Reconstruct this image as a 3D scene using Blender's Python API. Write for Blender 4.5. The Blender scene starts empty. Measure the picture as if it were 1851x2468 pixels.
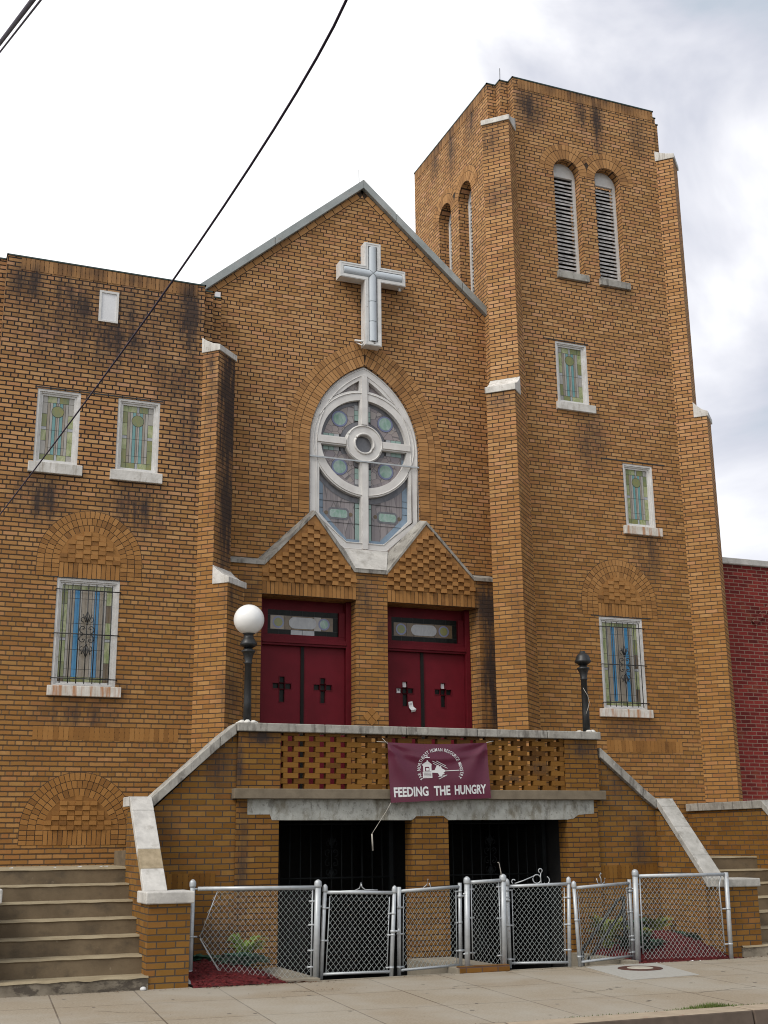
import bpy, bmesh, math, random
from math import sin, cos, pi, sqrt, radians, atan2, hypot
from mathutils import Vector, Matrix
from mathutils.geometry import tessellate_polygon

random.seed(7)
S = bpy.context.scene
COL = S.collection

# ------------------------------------------------------------------ camera
cam_d = bpy.data.cameras.new("camera")
cam = bpy.data.objects.new("camera", cam_d)
COL.objects.link(cam)
YAW, PITCH, ROLL = radians(22.2408), radians(15.2058), radians(-0.6015)
fv = Vector((sin(YAW) * cos(PITCH), cos(YAW) * cos(PITCH), sin(PITCH)))
rv = Vector((cos(YAW), -sin(YAW), 0))
uv_ = rv.cross(fv)
r2 = rv * cos(ROLL) + uv_ * sin(ROLL)
u2 = -rv * sin(ROLL) + uv_ * cos(ROLL)
M = Matrix((r2, u2, -fv)).transposed().to_4x4()
M.translation = Vector((-6.984, -18.0226, 1.5275))
cam.matrix_world = M
cam_d.sensor_fit = 'VERTICAL'
cam_d.sensor_height = 36.0
cam_d.lens = 42.571
cam_d.clip_start = 0.1
cam_d.clip_end = 2000
S.camera = cam

# ------------------------------------------------------------------ sky + sun
SUN_AZ = Vector((-0.86, -0.38))
SUN_EL = radians(46)
w = bpy.data.worlds.new("World")
S.world = w
w.use_nodes = True
nt = w.node_tree
nt.nodes.clear()
def N(tree, typ, **kw):
    n = tree.nodes.new(typ)
    for k, v in kw.items():
        if k in n.inputs.keys():
            n.inputs[k].default_value = v
        else:
            setattr(n, k, v)
    return n
out = N(nt, 'ShaderNodeOutputWorld')
bg = N(nt, 'ShaderNodeBackground')
bg.inputs['Strength'].default_value = 0.1
sky = N(nt, 'ShaderNodeTexSky', sky_type='NISHITA', sun_disc=False)
sky.sun_elevation = SUN_EL
sky.sun_rotation = atan2(SUN_AZ.x, SUN_AZ.y)
tc = N(nt, 'ShaderNodeTexCoord')
mp = N(nt, 'ShaderNodeMapping')
mp.inputs['Scale'].default_value = (1.0, 1.0, 1.5)
mp.inputs['Location'].default_value = (0.25, 1.3, 0.1)
nt.links.new(tc.outputs['Generated'], mp.inputs[0])
n1 = N(nt, 'ShaderNodeTexNoise', Scale=3.4, Detail=6.0, Roughness=0.52, Distortion=0.5)
nt.links.new(mp.outputs[0], n1.inputs['Vector'])
# the cloud deck is brightest towards the hidden sun side (left), thinner to the right
dt = N(nt, 'ShaderNodeVectorMath', operation='DOT_PRODUCT')
dt.inputs[1].default_value = (-0.90, 0.10, -0.42)
nt.links.new(tc.outputs['Generated'], dt.inputs[0])
mr = N(nt, 'ShaderNodeMapRange')
mr.inputs['From Min'].default_value = -0.70
mr.inputs['From Max'].default_value = -0.33
mr.inputs['To Min'].default_value = -0.15
mr.inputs['To Max'].default_value = 0.33
nt.links.new(dt.outputs['Value'], mr.inputs['Value'])
ad = N(nt, 'ShaderNodeMath', operation='ADD')
nt.links.new(n1.outputs['Fac'], ad.inputs[0])
nt.links.new(mr.outputs[0], ad.inputs[1])
cr = N(nt, 'ShaderNodeValToRGB')
el = cr.color_ramp.elements
el[0].position = 0.33; el[0].color = (0.36, 0.43, 0.50, 1)
el[1].position = 0.68; el[1].color = (1.0, 1.0, 1.0, 1)
e = el.new(0.44); e.color = (0.53, 0.545, 0.61, 1)
e = el.new(0.53); e.color = (0.68, 0.685, 0.73, 1)
nt.links.new(ad.outputs[0], cr.inputs[0])
mul = N(nt, 'ShaderNodeVectorMath', operation='SCALE')
mul.inputs['Scale'].default_value = 10.3
nt.links.new(cr.outputs[0], mul.inputs[0])
mx = N(nt, 'ShaderNodeMix', data_type='RGBA')
mx.inputs[0].default_value = 0.94
nt.links.new(sky.outputs[0], mx.inputs[6])
nt.links.new(mul.outputs[0], mx.inputs[7])
nt.links.new(mx.outputs[2], bg.inputs['Color'])
nt.links.new(bg.outputs[0], out.inputs['Surface'])

sd = bpy.data.lights.new("sun", 'SUN')
sd.energy = 1.75
sd.angle = radians(24)
sd.color = (1.0, 0.96, 0.9)
sun = bpy.data.objects.new("sun", sd)
COL.objects.link(sun)
h = SUN_AZ.normalized() * cos(SUN_EL)
sdir = Vector((h.x, h.y, sin(SUN_EL)))
sun.rotation_euler = sdir.to_track_quat('Z', 'Y').to_euler()
sun.location = sdir * 60

S.cycles.pixel_filter_type = 'BLACKMAN_HARRIS'
S.cycles.filter_width = 1.05
S.view_settings.view_transform = 'Standard'
S.view_settings.look = 'None'
S.view_settings.exposure = 0.40
S.view_settings.gamma = 1.0

# ------------------------------------------------------------------ materials
def new_mat(name, rough=0.8, metal=0.0, spec=0.3):
    m = bpy.data.materials.new(name)
    m.use_nodes = True
    b = m.node_tree.nodes['Principled BSDF']
    b.inputs['Roughness'].default_value = rough
    b.inputs['Metallic'].default_value = metal
    b.inputs['Specular IOR Level'].default_value = spec
    return m, m.node_tree, b

def ramp(t, stops, src):
    r = N(t, 'ShaderNodeValToRGB')
    e = r.color_ramp.elements
    e[0].position, e[0].color = stops[0][0], (*stops[0][1], 1)
    e[1].position, e[1].color = stops[-1][0], (*stops[-1][1], 1)
    for p, c in stops[1:-1]:
        q = e.new(p); q.color = (*c, 1)
    t.links.new(src, r.inputs[0])
    return r.outputs[0]

def fac_ramp(t, a, b, src, lo=0.0, hi=1.0):
    r = N(t, 'ShaderNodeMapRange')
    r.inputs['From Min'].default_value = a
    r.inputs['From Max'].default_value = b
    r.inputs['To Min'].default_value = lo
    r.inputs['To Max'].default_value = hi
    t.links.new(src, r.inputs['Value'])
    return r.outputs[0]

def mixc(t, f, a, b, mode='MIX'):
    m = N(t, 'ShaderNodeMix', data_type='RGBA', blend_type=mode)
    for i, v in ((0, f), (6, a), (7, b)):
        if isinstance(v, (int, float)):
            m.inputs[i].default_value = v
        elif isinstance(v, tuple):
            m.inputs[i].default_value = (*v, 1)
        else:
            t.links.new(v, m.inputs[i])
    return m.outputs[2]

def mth(t, op, a, b=None):
    m = N(t, 'ShaderNodeMath', operation=op)
    for i, v in enumerate((a, b)):
        if v is None: continue
        if isinstance(v, (int, float)): m.inputs[i].default_value = v
        else: t.links.new(v, m.inputs[i])
    return m.outputs[0]

def noise(t, scale, detail=4, rough=0.55, vec=None, vscale=None, dist=0.0):
    n = N(t, 'ShaderNodeTexNoise', Scale=scale, Detail=float(detail), Roughness=rough, Distortion=dist)
    if vec is None:
        g = N(t, 'ShaderNodeNewGeometry'); vec = g.outputs['Position']
    if vscale:
        mm = N(t, 'ShaderNodeMapping'); mm.inputs['Scale'].default_value = vscale
        t.links.new(vec, mm.inputs[0]); vec = mm.outputs[0]
    t.links.new(vec, n.inputs['Vector'])
    return n.outputs['Fac']

def bump(t, b, h, strength=0.4, dist=0.01):
    bn = N(t, 'ShaderNodeBump')
    bn.inputs['Strength'].default_value = strength
    bn.inputs['Distance'].default_value = dist
    t.links.new(h, bn.inputs['Height'])
    t.links.new(bn.outputs[0], b.inputs['Normal'])

def plain(name, c1, c2=None, scale=6, rough=0.6, metal=0.0, spec=0.3, bmp=0.0, vscale=None, extra=None):
    m, t, b = new_mat(name, rough, metal, spec)
    c2 = c2 or tuple(x * 0.8 for x in c1)
    f = noise(t, scale, 5, 0.6, vscale=vscale)
    col = mixc(t, fac_ramp(t, 0.35, 0.65, f), c1, c2)
    if extra:
        for sc, vs, lo, hi, c, amt in extra:
            f2 = noise(t, sc, 5, 0.65, vscale=vs)
            col = mixc(t, fac_ramp(t, lo, hi, f2, 0, amt), col, c)
    t.links.new(col, b.inputs['Base Color'])
    if bmp:
        bump(t, b, noise(t, scale * 6, 4), 0.5, bmp)
    return m

def blobs(t, lst):
    """soot / rust / damp stains with a place and shape of their own on the wall: (x,y,z, sx,sy,sz, strength)"""
    g = N(t, 'ShaderNodeNewGeometry')
    acc = None
    for (x, y, z, sx, sy, sz, st) in lst:
        s = N(t, 'ShaderNodeVectorMath', operation='SUBTRACT')
        s.inputs[1].default_value = (x, y, z)
        t.links.new(g.outputs['Position'], s.inputs[0])
        k = N(t, 'ShaderNodeVectorMath', operation='MULTIPLY')
        k.inputs[1].default_value = (1 / sx, 1 / sy, 1 / sz)
        t.links.new(s.outputs[0], k.inputs[0])
        l = N(t, 'ShaderNodeVectorMath', operation='LENGTH')
        t.links.new(k.outputs[0], l.inputs[0])
        f = fac_ramp(t, 1.0, 0.15, l.outputs['Value'], 0, st)
        acc = f if acc is None else mth(t, 'MAXIMUM', acc, f)
    # broken up by a streaky noise
    nz = noise(t, 2.2, 6, 0.7, vscale=(2.0, 2.0, 0.7))
    run = noise(t, 3.0, 5, 0.7, vscale=(3.2, 3.2, 0.22))
    n2 = mth(t, 'ADD', mth(t, 'MULTIPLY', nz, 0.5), mth(t, 'MULTIPLY', run, 0.5))
    return mth(t, 'MINIMUM', mth(t, 'MULTIPLY', acc, fac_ramp(t, 0.38, 0.60, n2, 0.22, 1.45)), 0.92)

TAN = [(0.00, (0.1678, 0.0846, 0.0375)), (0.12, (0.2740, 0.1388, 0.0552)), (0.35, (0.3608, 0.1853, 0.0708)), (0.62, (0.4185, 0.2219, 0.0895)), (0.86, (0.4716, 0.2675, 0.1215)), (1.00, (0.5680, 0.3545, 0.1838))]
ORANGE = [(0.00, (0.0627, 0.0277, 0.0067)), (0.12, (0.1169, 0.0498, 0.0100)), (0.35, (0.1642, 0.0743, 0.0139)), (0.62, (0.1959, 0.0921, 0.0184)), (0.86, (0.2208, 0.1116, 0.0267)), (1.00, (0.2571, 0.1443, 0.0427))]
LOW_SHADE = (0.74, 0.675, 0.50)  # tint that puts lower-wall shade into the brick colour
RED = [(0.00, (0.0439, 0.0097, 0.0085)), (0.30, (0.1268, 0.0145, 0.0128)), (0.70, (0.1852, 0.0225, 0.0185)), (1.00, (0.2438, 0.0403, 0.0299))]

def brick(name, pal=TAN, mortar=(0.044, 0.027, 0.019), stains=None, header=6, off=(0, 0), bw=0.21, rh=0.0677, ms=0.0095, soot=(0.035, 0.027, 0.026), seed=0.0, patch=0.35, low=None, vj=0.0):
    m, t, b = new_mat(name, 0.85, 0, 0.18)
    u = N(t, 'ShaderNodeUVMap')
    mm = N(t, 'ShaderNodeMapping'); mm.inputs['Location'].default_value = (off[0], off[1], 0)
    t.links.new(u.outputs[0], mm.inputs[0])
    br = N(t, 'ShaderNodeTexBrick')
    br.offset = 0.5; br.offset_frequency = 2
    br.squash = 0.5 if header else 1.0
    br.squash_frequency = header or 1
    br.inputs['Scale'].default_value = 1.0
    br.inputs['Mortar Size'].default_value = ms
    br.inputs['Mortar Smooth'].default_value = 0.35
    br.inputs['Brick Width'].default_value = bw
    br.inputs['Row Height'].default_value = rh
    br.inputs['Color1'].default_value = (0, 0, 0, 1)
    br.inputs['Color2'].default_value = (1, 1, 1, 1)
    br.inputs['Mortar'].default_value = (0.5, 0.5, 0.5, 1)
    # slight wander of the joints
    wob = N(t, 'ShaderNodeTexNoise', Scale=6.0, Detail=2.0)
    t.links.new(mm.outputs[0], wob.inputs['Vector'])
    wv = N(t, 'ShaderNodeVectorMath', operation='MULTIPLY_ADD')
    wv.inputs[1].default_value = (0.010, 0.010, 0)
    t.links.new(wob.outputs['Color'], wv.inputs[0])
    t.links.new(mm.outputs[0], wv.inputs[2])
    t.links.new(wv.outputs[0], br.inputs['Vector'])
    big = noise(t, 0.55 + seed * 0.01, 4, 0.6)
    mid = noise(t, 14, 3, 0.6)
    tone = mth(t, 'ADD', mth(t, 'MULTIPLY', br.outputs['Color'], 0.55),
               mth(t, 'ADD', mth(t, 'MULTIPLY', big, patch * 1.1), mth(t, 'MULTIPLY', mid, 0.22)))
    tone = fac_ramp(t, 0.08, 0.98, tone)
    col = ramp(t, pal, tone)
    # a few bricks burnt darker / redder
    hue = noise(t, 3.3, 2, 0.5)
    r2_ = mth(t, 'FRACT', mth(t, 'MULTIPLY', br.outputs['Color'], 41.7))
    if pal is not RED:
        col = mixc(t, fac_ramp(t, 0.70, 0.95, r2_, 0, 0.45), col, mixc(t, 1.0, col, (1.06, 0.95, 1.30), 'MULTIPLY'))
        col = mixc(t, fac_ramp(t, 0.30, 0.05, r2_, 0, 0.55), col, mixc(t, 1.0, col, (0.86, 0.92, 0.86), 'MULTIPLY'))
    col = mixc(t, fac_ramp(t, 0.58, 0.75, hue, 0, 0.20), col, (0.30, 0.125, 0.05))
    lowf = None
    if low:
        # lower walls multiplied darker and more orange; shade and upper glare painted into colour
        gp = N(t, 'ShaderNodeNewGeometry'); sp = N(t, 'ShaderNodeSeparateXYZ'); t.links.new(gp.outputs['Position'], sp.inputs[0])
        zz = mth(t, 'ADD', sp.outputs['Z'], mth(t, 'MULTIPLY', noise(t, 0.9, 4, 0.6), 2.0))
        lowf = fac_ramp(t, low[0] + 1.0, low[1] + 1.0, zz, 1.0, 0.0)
        col = mixc(t, lowf, col, mixc(t, 1.0, col, LOW_SHADE, 'MULTIPLY'))
    # upright joints are filled nearly flush, the bed joints are raked and dark
    sv = N(t, 'ShaderNodeSeparateXYZ'); t.links.new(wv.outputs[0], sv.inputs[0])
    fr_ = mth(t, 'FRACT', mth(t, 'DIVIDE', sv.outputs['Y'], rh))
    bed = mth(t, 'GREATER_THAN', mth(t, 'ABSOLUTE', mth(t, 'SUBTRACT', fr_, 0.5)), 0.5 - ms / rh * 1.05)
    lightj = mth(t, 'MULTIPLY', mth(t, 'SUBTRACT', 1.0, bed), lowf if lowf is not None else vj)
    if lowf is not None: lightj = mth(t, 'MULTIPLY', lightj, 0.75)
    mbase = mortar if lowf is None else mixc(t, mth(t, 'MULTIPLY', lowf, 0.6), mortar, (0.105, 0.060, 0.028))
    mcol = mixc(t, lightj, mbase, (0.185, 0.108, 0.050))
    col = mixc(t, br.outputs['Fac'], col, mcol)
    if stains:
        s = blobs(t, stains)
        col = mixc(t, s, col, soot)
    t.links.new(col, b.inputs['Base Color'])
    hgt = mth(t, 'SUBTRACT', mth(t, 'MULTIPLY', mid, 0.25), br.outputs['Fac'])
    bump(t, b, hgt, 0.55, 0.008)
    return m

def brick_unit(name, pal=TAN, stains=None, low=(4.5, 8.0)):
    """real bricks, each one an island with its own tone"""
    m, t, b = new_mat(name, 0.85, 0, 0.18)
    g = N(t, 'ShaderNodeNewGeometry')
    mid = noise(t, 16, 4, 0.6)
    big = noise(t, 0.6, 3, 0.6)
    tone = mth(t, 'ADD', mth(t, 'MULTIPLY', g.outputs['Random Per Island'], 0.6), mth(t, 'ADD', mth(t, 'MULTIPLY', mid, 0.25), mth(t, 'MULTIPLY', big, 0.35)))
    col = ramp(t, pal, fac_ramp(t, 0.22, 1.25, tone))
    if low:  # lower bricks tinted darker and more orange, shade painted into their tone
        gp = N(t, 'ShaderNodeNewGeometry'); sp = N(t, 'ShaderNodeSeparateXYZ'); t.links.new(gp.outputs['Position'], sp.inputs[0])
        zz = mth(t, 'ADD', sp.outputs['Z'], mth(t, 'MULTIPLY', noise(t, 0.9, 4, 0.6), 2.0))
        col = mixc(t, fac_ramp(t, low[0] + 1.0, low[1] + 1.0, zz, 1.0, 0.0), col, mixc(t, 1.0, col, LOW_SHADE, 'MULTIPLY'))
    if stains:
        col = mixc(t, blobs(t, stains), col, (0.035, 0.027, 0.026))
    t.links.new(col, b.inputs['Base Color'])
    bump(t, b, mid, 0.3, 0.004)
    return m

# soot marks seen on the walls of the photograph
ST_WING = [(-5.0, -.7, 9.4, .7, 3, .75, .75), (-4.1, -.7, 8.9, .75, 3, .7, .75), (-3.15, -.7, 9.5, .30, 3, 1.1, .95), (-3.3, -.7, 8.5, .6, 3, .8, .7),
           (-5.2, -.7, 6.35, .55, 3, .55, .75), (-3.85, -.7, 6.3, .65, 3, .6, .7), (-4.5, -.7, 3.25, .8, 3, .35, .55), (-3.95, -.7, 3.6, .2, 3, .3, .4),
           (-5.6, -.7, 9.6, .5, 3, .7, .75), (-4.4, -.7, 9.2, 2.2, 3, 1.3, .62), (-3.1, -.7, 7.6, .5, 3, 1.2, .5), (-4.45, -.7, 9.95, 1.9, 3, .25, .5)]
ST_WING = [(*q[:6], q[6] * 1.12) for q in ST_WING]
ST_TOWER = [(3.1, -.7, 14.75, .45, 2, .75, .9), (4.55, -.7, 14.7, .22, 2, 1.0, 1.0), (4.2, -.7, 14.9, .18, 2, .7, .8), (5.45, -.7, 14.7, .25, 2, .8, .6), (4.0, -.7, 8.25, .45, 2, .75, .75),
            (5.0, -.7, 6.30, .38, 2, .7, .8), (5.1, -.7, 15.2, .9, 2, .25, .6), (4.45, -.7, 3.25, .7, 2, .35, .55), (4.3, -.7, 15.25, 1.8, 2, .3, .7), (4.72, -.7, 11.15, .5, 2, .4, .35),
            (2.38, .3, 14.9, 1, .35, .7, .8), (2.38, 1.2, 14.8, 1, .3, .8, .8), (2.38, 2.0, 14.9, 1, .3, .6, .7), (2.38, 1.2, 15.2, 1, 3, .28, .7)]
ST_PORTAL = [(-.05, -.25, 5.3, .35, .3, .55, .55), (.2, -.25, 4.8, .2, .3, .4, .4), (2.15, -.25, 5.2, .40, .3, .8, 1.1), (2.2, -.25, 4.0, .36, .3, 2.0, 1.1), (-2.0, -.25, 5.35, .25, .3, .35, .55)]
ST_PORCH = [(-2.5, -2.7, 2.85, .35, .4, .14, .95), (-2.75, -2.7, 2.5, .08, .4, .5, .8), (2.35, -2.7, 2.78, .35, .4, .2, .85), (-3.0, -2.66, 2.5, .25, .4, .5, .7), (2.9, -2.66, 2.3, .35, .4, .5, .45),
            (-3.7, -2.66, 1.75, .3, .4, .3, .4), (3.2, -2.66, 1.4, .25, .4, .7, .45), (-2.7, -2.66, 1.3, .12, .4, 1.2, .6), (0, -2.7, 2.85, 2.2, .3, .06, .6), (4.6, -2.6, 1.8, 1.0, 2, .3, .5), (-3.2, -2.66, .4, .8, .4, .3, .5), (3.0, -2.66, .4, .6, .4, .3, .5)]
ST_BUT = [(-2.45, -.65, 8.0, .48, .48, 2.0, 1.7), (-2.45, -.65, 6.6, .42, .42, 1.9, 1.3), (-2.85, -.8, 8.7, .3, .3, .3, .6), (2.2, -.9, 8.65, .4, .5, .3, .75), (2.2, -.9, 13.8, .4, .5, .5, .55), (2.3, -.9, 12.6, .4, .5, .5, .4),
          (-2.4, -1., 5.0, .3, .4, .4, .55), (-2.4, -1.0, 3.6, .3, .4, .5, .5), (2.2, -1.1, 5.0, .15, .3, 1.2, .25)]

ST_TOWER = [(*q[:6], q[6] * .85) for q in ST_TOWER]
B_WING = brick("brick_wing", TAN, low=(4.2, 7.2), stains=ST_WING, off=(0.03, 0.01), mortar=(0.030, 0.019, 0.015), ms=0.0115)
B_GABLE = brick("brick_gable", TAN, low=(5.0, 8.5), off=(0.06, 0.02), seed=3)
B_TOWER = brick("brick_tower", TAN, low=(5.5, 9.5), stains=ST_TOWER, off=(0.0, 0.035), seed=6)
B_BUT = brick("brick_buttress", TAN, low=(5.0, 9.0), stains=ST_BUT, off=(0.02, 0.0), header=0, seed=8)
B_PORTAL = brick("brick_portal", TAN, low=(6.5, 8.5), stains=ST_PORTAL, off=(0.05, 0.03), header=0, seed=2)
B_PORCH = brick("brick_porch", ORANGE, vj=.2, stains=ST_PORCH, off=(0.0, 0.0), header=0, seed=5, ms=0.008)
B_STAIR = brick("brick_stair_wall", ORANGE, stains=ST_PORCH, off=(0.04, 0.01), header=0, seed=9, bw=0.215, rh=0.0715, ms=0.008, mortar=(0.065, 0.05, 0.038))
B_RED = brick("brick_neighbour", RED, mortar=(0.22, 0.14, 0.105), header=0, off=(0.1, 0.0), seed=4, ms=0.008, patch=0.2)
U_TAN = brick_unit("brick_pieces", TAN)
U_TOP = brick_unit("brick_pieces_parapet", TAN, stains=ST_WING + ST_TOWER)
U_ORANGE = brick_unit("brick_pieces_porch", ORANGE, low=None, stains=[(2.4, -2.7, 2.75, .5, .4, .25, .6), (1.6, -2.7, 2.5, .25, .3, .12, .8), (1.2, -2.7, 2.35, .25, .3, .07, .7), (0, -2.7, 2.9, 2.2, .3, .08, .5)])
EDGE_B = brick("brick_edging", ORANGE, mortar=(0.10, 0.06, 0.045), header=0)
MORTAR = plain("mortar_joint", (0.055, 0.036, 0.024), (0.04, 0.027, 0.018), 20, 0.95)

STREAK = (3.0, 3.0, 0.35)
STONE_W = plain("painted_stone_sill", (0.62, 0.60, 0.565), (0.45, 0.43, 0.395), 5, 0.75, bmp=0.004, extra=[(7, STREAK, .52, .66, (0.25, 0.215, 0.17), .65), (16, None, .60, .70, (0.20, 0.17, 0.13), .5)])
STONE_RUST = plain("rust_streaked_sill", (0.62, 0.59, 0.54), (0.48, 0.44, 0.38), 5, 0.75, bmp=0.004, extra=[(5, (3, 3, 0.2), .49, .62, (0.36, 0.15, 0.05), .85), (11, (3, 3, 0.3), .55, .68, (0.22, 0.12, 0.07), .5)])
COPING = plain("weathered_concrete_coping", (0.36, 0.345, 0.31), (0.225, 0.21, 0.185), 4, 0.85, bmp=0.006, extra=[(5, (2.5, 2.5, 0.5), .50, .66, (0.095, 0.085, 0.075), .8), (14, None, .58, .72, (0.50, 0.48, 0.44), .5)])
COPING_L = plain("pale_concrete_coping", (0.52, 0.50, 0.465), (0.38, 0.365, 0.34), 5, 0.85, bmp=0.006, extra=[(6, None, .56, .72, (0.22, 0.20, 0.17), .6), (22, None, .60, .75, (0.62, 0.60, 0.57), .5)])
COPING_M = plain("grey_weathered_coping", (0.40, 0.385, 0.355), (0.28, 0.27, 0.245), 5, 0.85, bmp=0.006, extra=[(6, None, .52, .68, (0.15, 0.14, 0.12), .7), (22, None, .60, .75, (0.52, 0.50, 0.47), .5)])
COPING_T = plain("tan_concrete_coping", (0.33, 0.265, 0.175), (0.24, 0.19, 0.12), 12, 0.9, bmp=0.006)
RAKE = plain("metal_rake_coping", (0.34, 0.36, 0.355), (0.24, 0.265, 0.26), 3, 0.55, spec=0.4, extra=[(5, None, .60, .72, (0.26, 0.17, 0.10), .55), (11, None, .6, .75, (0.17, 0.17, 0.17), .5)])
LEDGE = plain("brown_concrete_ledge", (0.185, 0.150, 0.105), (0.135, 0.108, 0.075), 5, 0.85, bmp=0.004)
PARGE = plain("parged_lintel", (0.40, 0.40, 0.365), (0.28, 0.28, 0.25), 6, 0.9, bmp=0.008, extra=[(5, (1.0, 1, 0.6), .49, .64, (0.15, 0.13, 0.09), .75), (11, (1, 1, .5), .56, .66, (0.10, 0.09, 0.075), .6), (26, None, .60, .68, (0.09, 0.08, 0.07), .6), (15, None, .60, .72, (0.44, 0.43, 0.40), .6), (9, (1, 1, 0.35), .66, .74, (0.16, 0.08, 0.045), .7)])
STEP = plain("step_concrete", (0.1685, 0.1254, 0.0773), (0.1166, 0.0853, 0.0521), 3, 0.9, bmp=0.004, extra=[(2.6, (1, 1, 1.4), .52, .72, (0.06, 0.048, 0.034), .75), (16, None, .64, .74, (0.27, 0.22, 0.15), .5)])
TREAD = plain("worn_step_tread", (0.2977, 0.2464, 0.1617), (0.2255, 0.1804, 0.1136), 4, 0.9, bmp=0.003)
STEP_OLD = plain("broken_bottom_step", (0.25, 0.215, 0.165), (0.12, 0.10, 0.075), 3.5, 0.9, bmp=0.012, extra=[(5, (1, 1, 2), .50, .60, (0.05, 0.04, 0.032), .8)])
WHITE = plain("white_painted_wood", (0.63, 0.62, 0.605), (0.53, 0.515, 0.49), 9, 0.6, spec=0.25, extra=[(20, (1, 1, 0.4), .63, .70, (0.25, 0.19, 0.13), .45)])
WHITE_B = plain("bright_white_panel", (0.68, 0.68, 0.69), (0.62, 0.62, 0.63), 3, 0.5)
ROSEW = plain("white_rose_tracery", (0.64, 0.625, 0.60), (0.55, 0.53, 0.51), 4, 0.6, extra=[(30, None, .66, .72, (0.28, 0.22, 0.16), .5)])
CROSSW = plain("rusting_white_sheet_metal", (0.66, 0.655, 0.64), (0.56, 0.55, 0.53), 5, 0.5, extra=[(15, None, .645, .69, (0.10, 0.07, 0.055), .9), (9, (1, 1, .4), .62, .72, (0.40, 0.25, 0.16), .4)])
NEON = plain("milky_acrylic_tube", (0.50, 0.54, 0.575), (0.46, 0.50, 0.535), 2, 0.25, spec=0.5)
REDP = plain("dark_red_door_paint", (0.125, 0.0075, 0.0145), (0.10, 0.006, 0.0115), 3, 0.55, spec=0.15)
REDF = plain("dark_red_frame_paint", (0.105, 0.0062, 0.012), (0.08, 0.005, 0.009), 3, 0.55, spec=0.15)
BLACK = plain("black_iron_paint", (0.012, 0.013, 0.014), (0.02, 0.02, 0.02), 12, 0.42, spec=0.4)
GRILLE = plain("dark_iron_grille", (0.007, 0.009, 0.010), (0.005, 0.006, 0.006), 12, 0.6, spec=0.15)
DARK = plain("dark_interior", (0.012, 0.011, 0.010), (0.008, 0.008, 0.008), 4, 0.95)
LEAD = plain("lead_came", (0.03, 0.03, 0.032), (0.045, 0.045, 0.045), 10, 0.6)
SLAT = plain("weathered_louvre_slat", (0.60, 0.585, 0.575), (0.36, 0.35, 0.34), 7, 0.75, extra=[(10, (1, 1, 2), .52, .65, (0.06, 0.055, 0.05), .7)])
ROOF = plain("roof_shingle", (0.06, 0.055, 0.05), (0.09, 0.08, 0.075), 8, 0.95)
FLASH = plain("dark_green_flashing", (0.022, 0.042, 0.036), (0.03, 0.05, 0.045), 5, 0.5)
GALV = plain("galvanised_steel", (0.4300, 0.4515, 0.4644), (0.3440, 0.3612, 0.3741), 9, 0.42, metal=0.25, spec=0.5, extra=[(14, None, .66, .74, (0.20, 0.10, 0.06), .6)])
WIRE = plain("galvanised_wire", (0.3600, 0.3922, 0.3848), (0.2880, 0.3182, 0.3108), 12, 0.45, metal=0.25, spec=0.5)
GLOBE = plain("opal_glass_globe", (0.76, 0.75, 0.73), (0.72, 0.71, 0.69), 1.5, 0.22, spec=0.5)
CAULK = plain("white_caulk", (0.66, 0.64, 0.60), (0.5, 0.48, 0.44), 14, 0.8, bmp=0.01)
CABLE = plain("black_cable", (0.030, 0.016, 0.040), None, 5, 0.7)
PAPER = plain("white_paper", (0.66, 0.66, 0.66), (0.58, 0.58, 0.6), 8, 0.7)
INK = plain("grey_print", (0.16, 0.16, 0.17), None, 8, 0.8)
BANNER = plain("maroon_vinyl", (0.098, 0.0095, 0.030), (0.085, 0.008, 0.026), 2, 0.33, spec=0.5)
BTEXT = plain("white_vinyl_print", (0.66, 0.66, 0.655), (0.6, 0.6, 0.6), 4, 0.45)
CORD = plain("pale_cord", (0.42, 0.39, 0.34), None, 12, 0.8)
MULCH = plain("red_bark_mulch", (0.125, 0.010, 0.012), (0.05, 0.007, 0.008), 26, 0.95, bmp=0.03, extra=[(60, None, .6, .7, (0.20, 0.035, 0.03), .8)])
SOIL = plain("bare_soil", (0.10, 0.072, 0.048), (0.07, 0.05, 0.034), 10, 0.95, bmp=0.02)
CONC = plain("old_concrete_slab", (0.27, 0.235, 0.18), (0.20, 0.175, 0.135), 4, 0.9, bmp=0.004)
PITW = plain("dark_pit_wall", (0.05, 0.035, 0.025), (0.03, 0.022, 0.016), 5, 0.9)  # dark brown for the bottom of the stair pits
LEAF_D = plain("dark_leaf", (0.018, 0.062, 0.034), (0.012, 0.042, 0.026), 14, 0.5)
LEAF_L = plain("bright_fern_leaf", (0.17, 0.24, 0.03), (0.10, 0.17, 0.025), 14, 0.55)
LEAF_Y = plain("yellow_green_leaf", (0.24, 0.22, 0.04), (0.07, 0.12, 0.025), 14, 0.55)
STEM = plain("plant_stem", (0.06, 0.06, 0.03), None, 10, 0.8)
GRASS = plain("kerb_grass", (0.07, 0.12, 0.02), (0.10, 0.12, 0.03), 12, 0.7)
RUSTY = plain("rusty_iron_ring", (0.085, 0.032, 0.022), (0.05, 0.022, 0.016), 18, 0.8, bmp=0.004)
LIDC = plain("pale_concrete_lid", (0.40, 0.37, 0.31), (0.33, 0.30, 0.25), 16, 0.85)
ASPH = plain("asphalt", (0.052, 0.050, 0.048), (0.04, 0.04, 0.038), 40, 0.9, bmp=0.004)
KERB_F = plain("kerb_face", (0.115, 0.085, 0.065), (0.08, 0.06, 0.045), 5, 0.9)
KERB_T = plain("kerb_top", (0.34, 0.275, 0.20), (0.27, 0.215, 0.155), 6, 0.9, extra=[(3, None, .62, .7, (0.28, 0.07, 0.05), .7)])
EARTH = plain("ground_earth", (0.14, 0.12, 0.09), (0.10, 0.09, 0.06), 2, 0.95)
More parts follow.
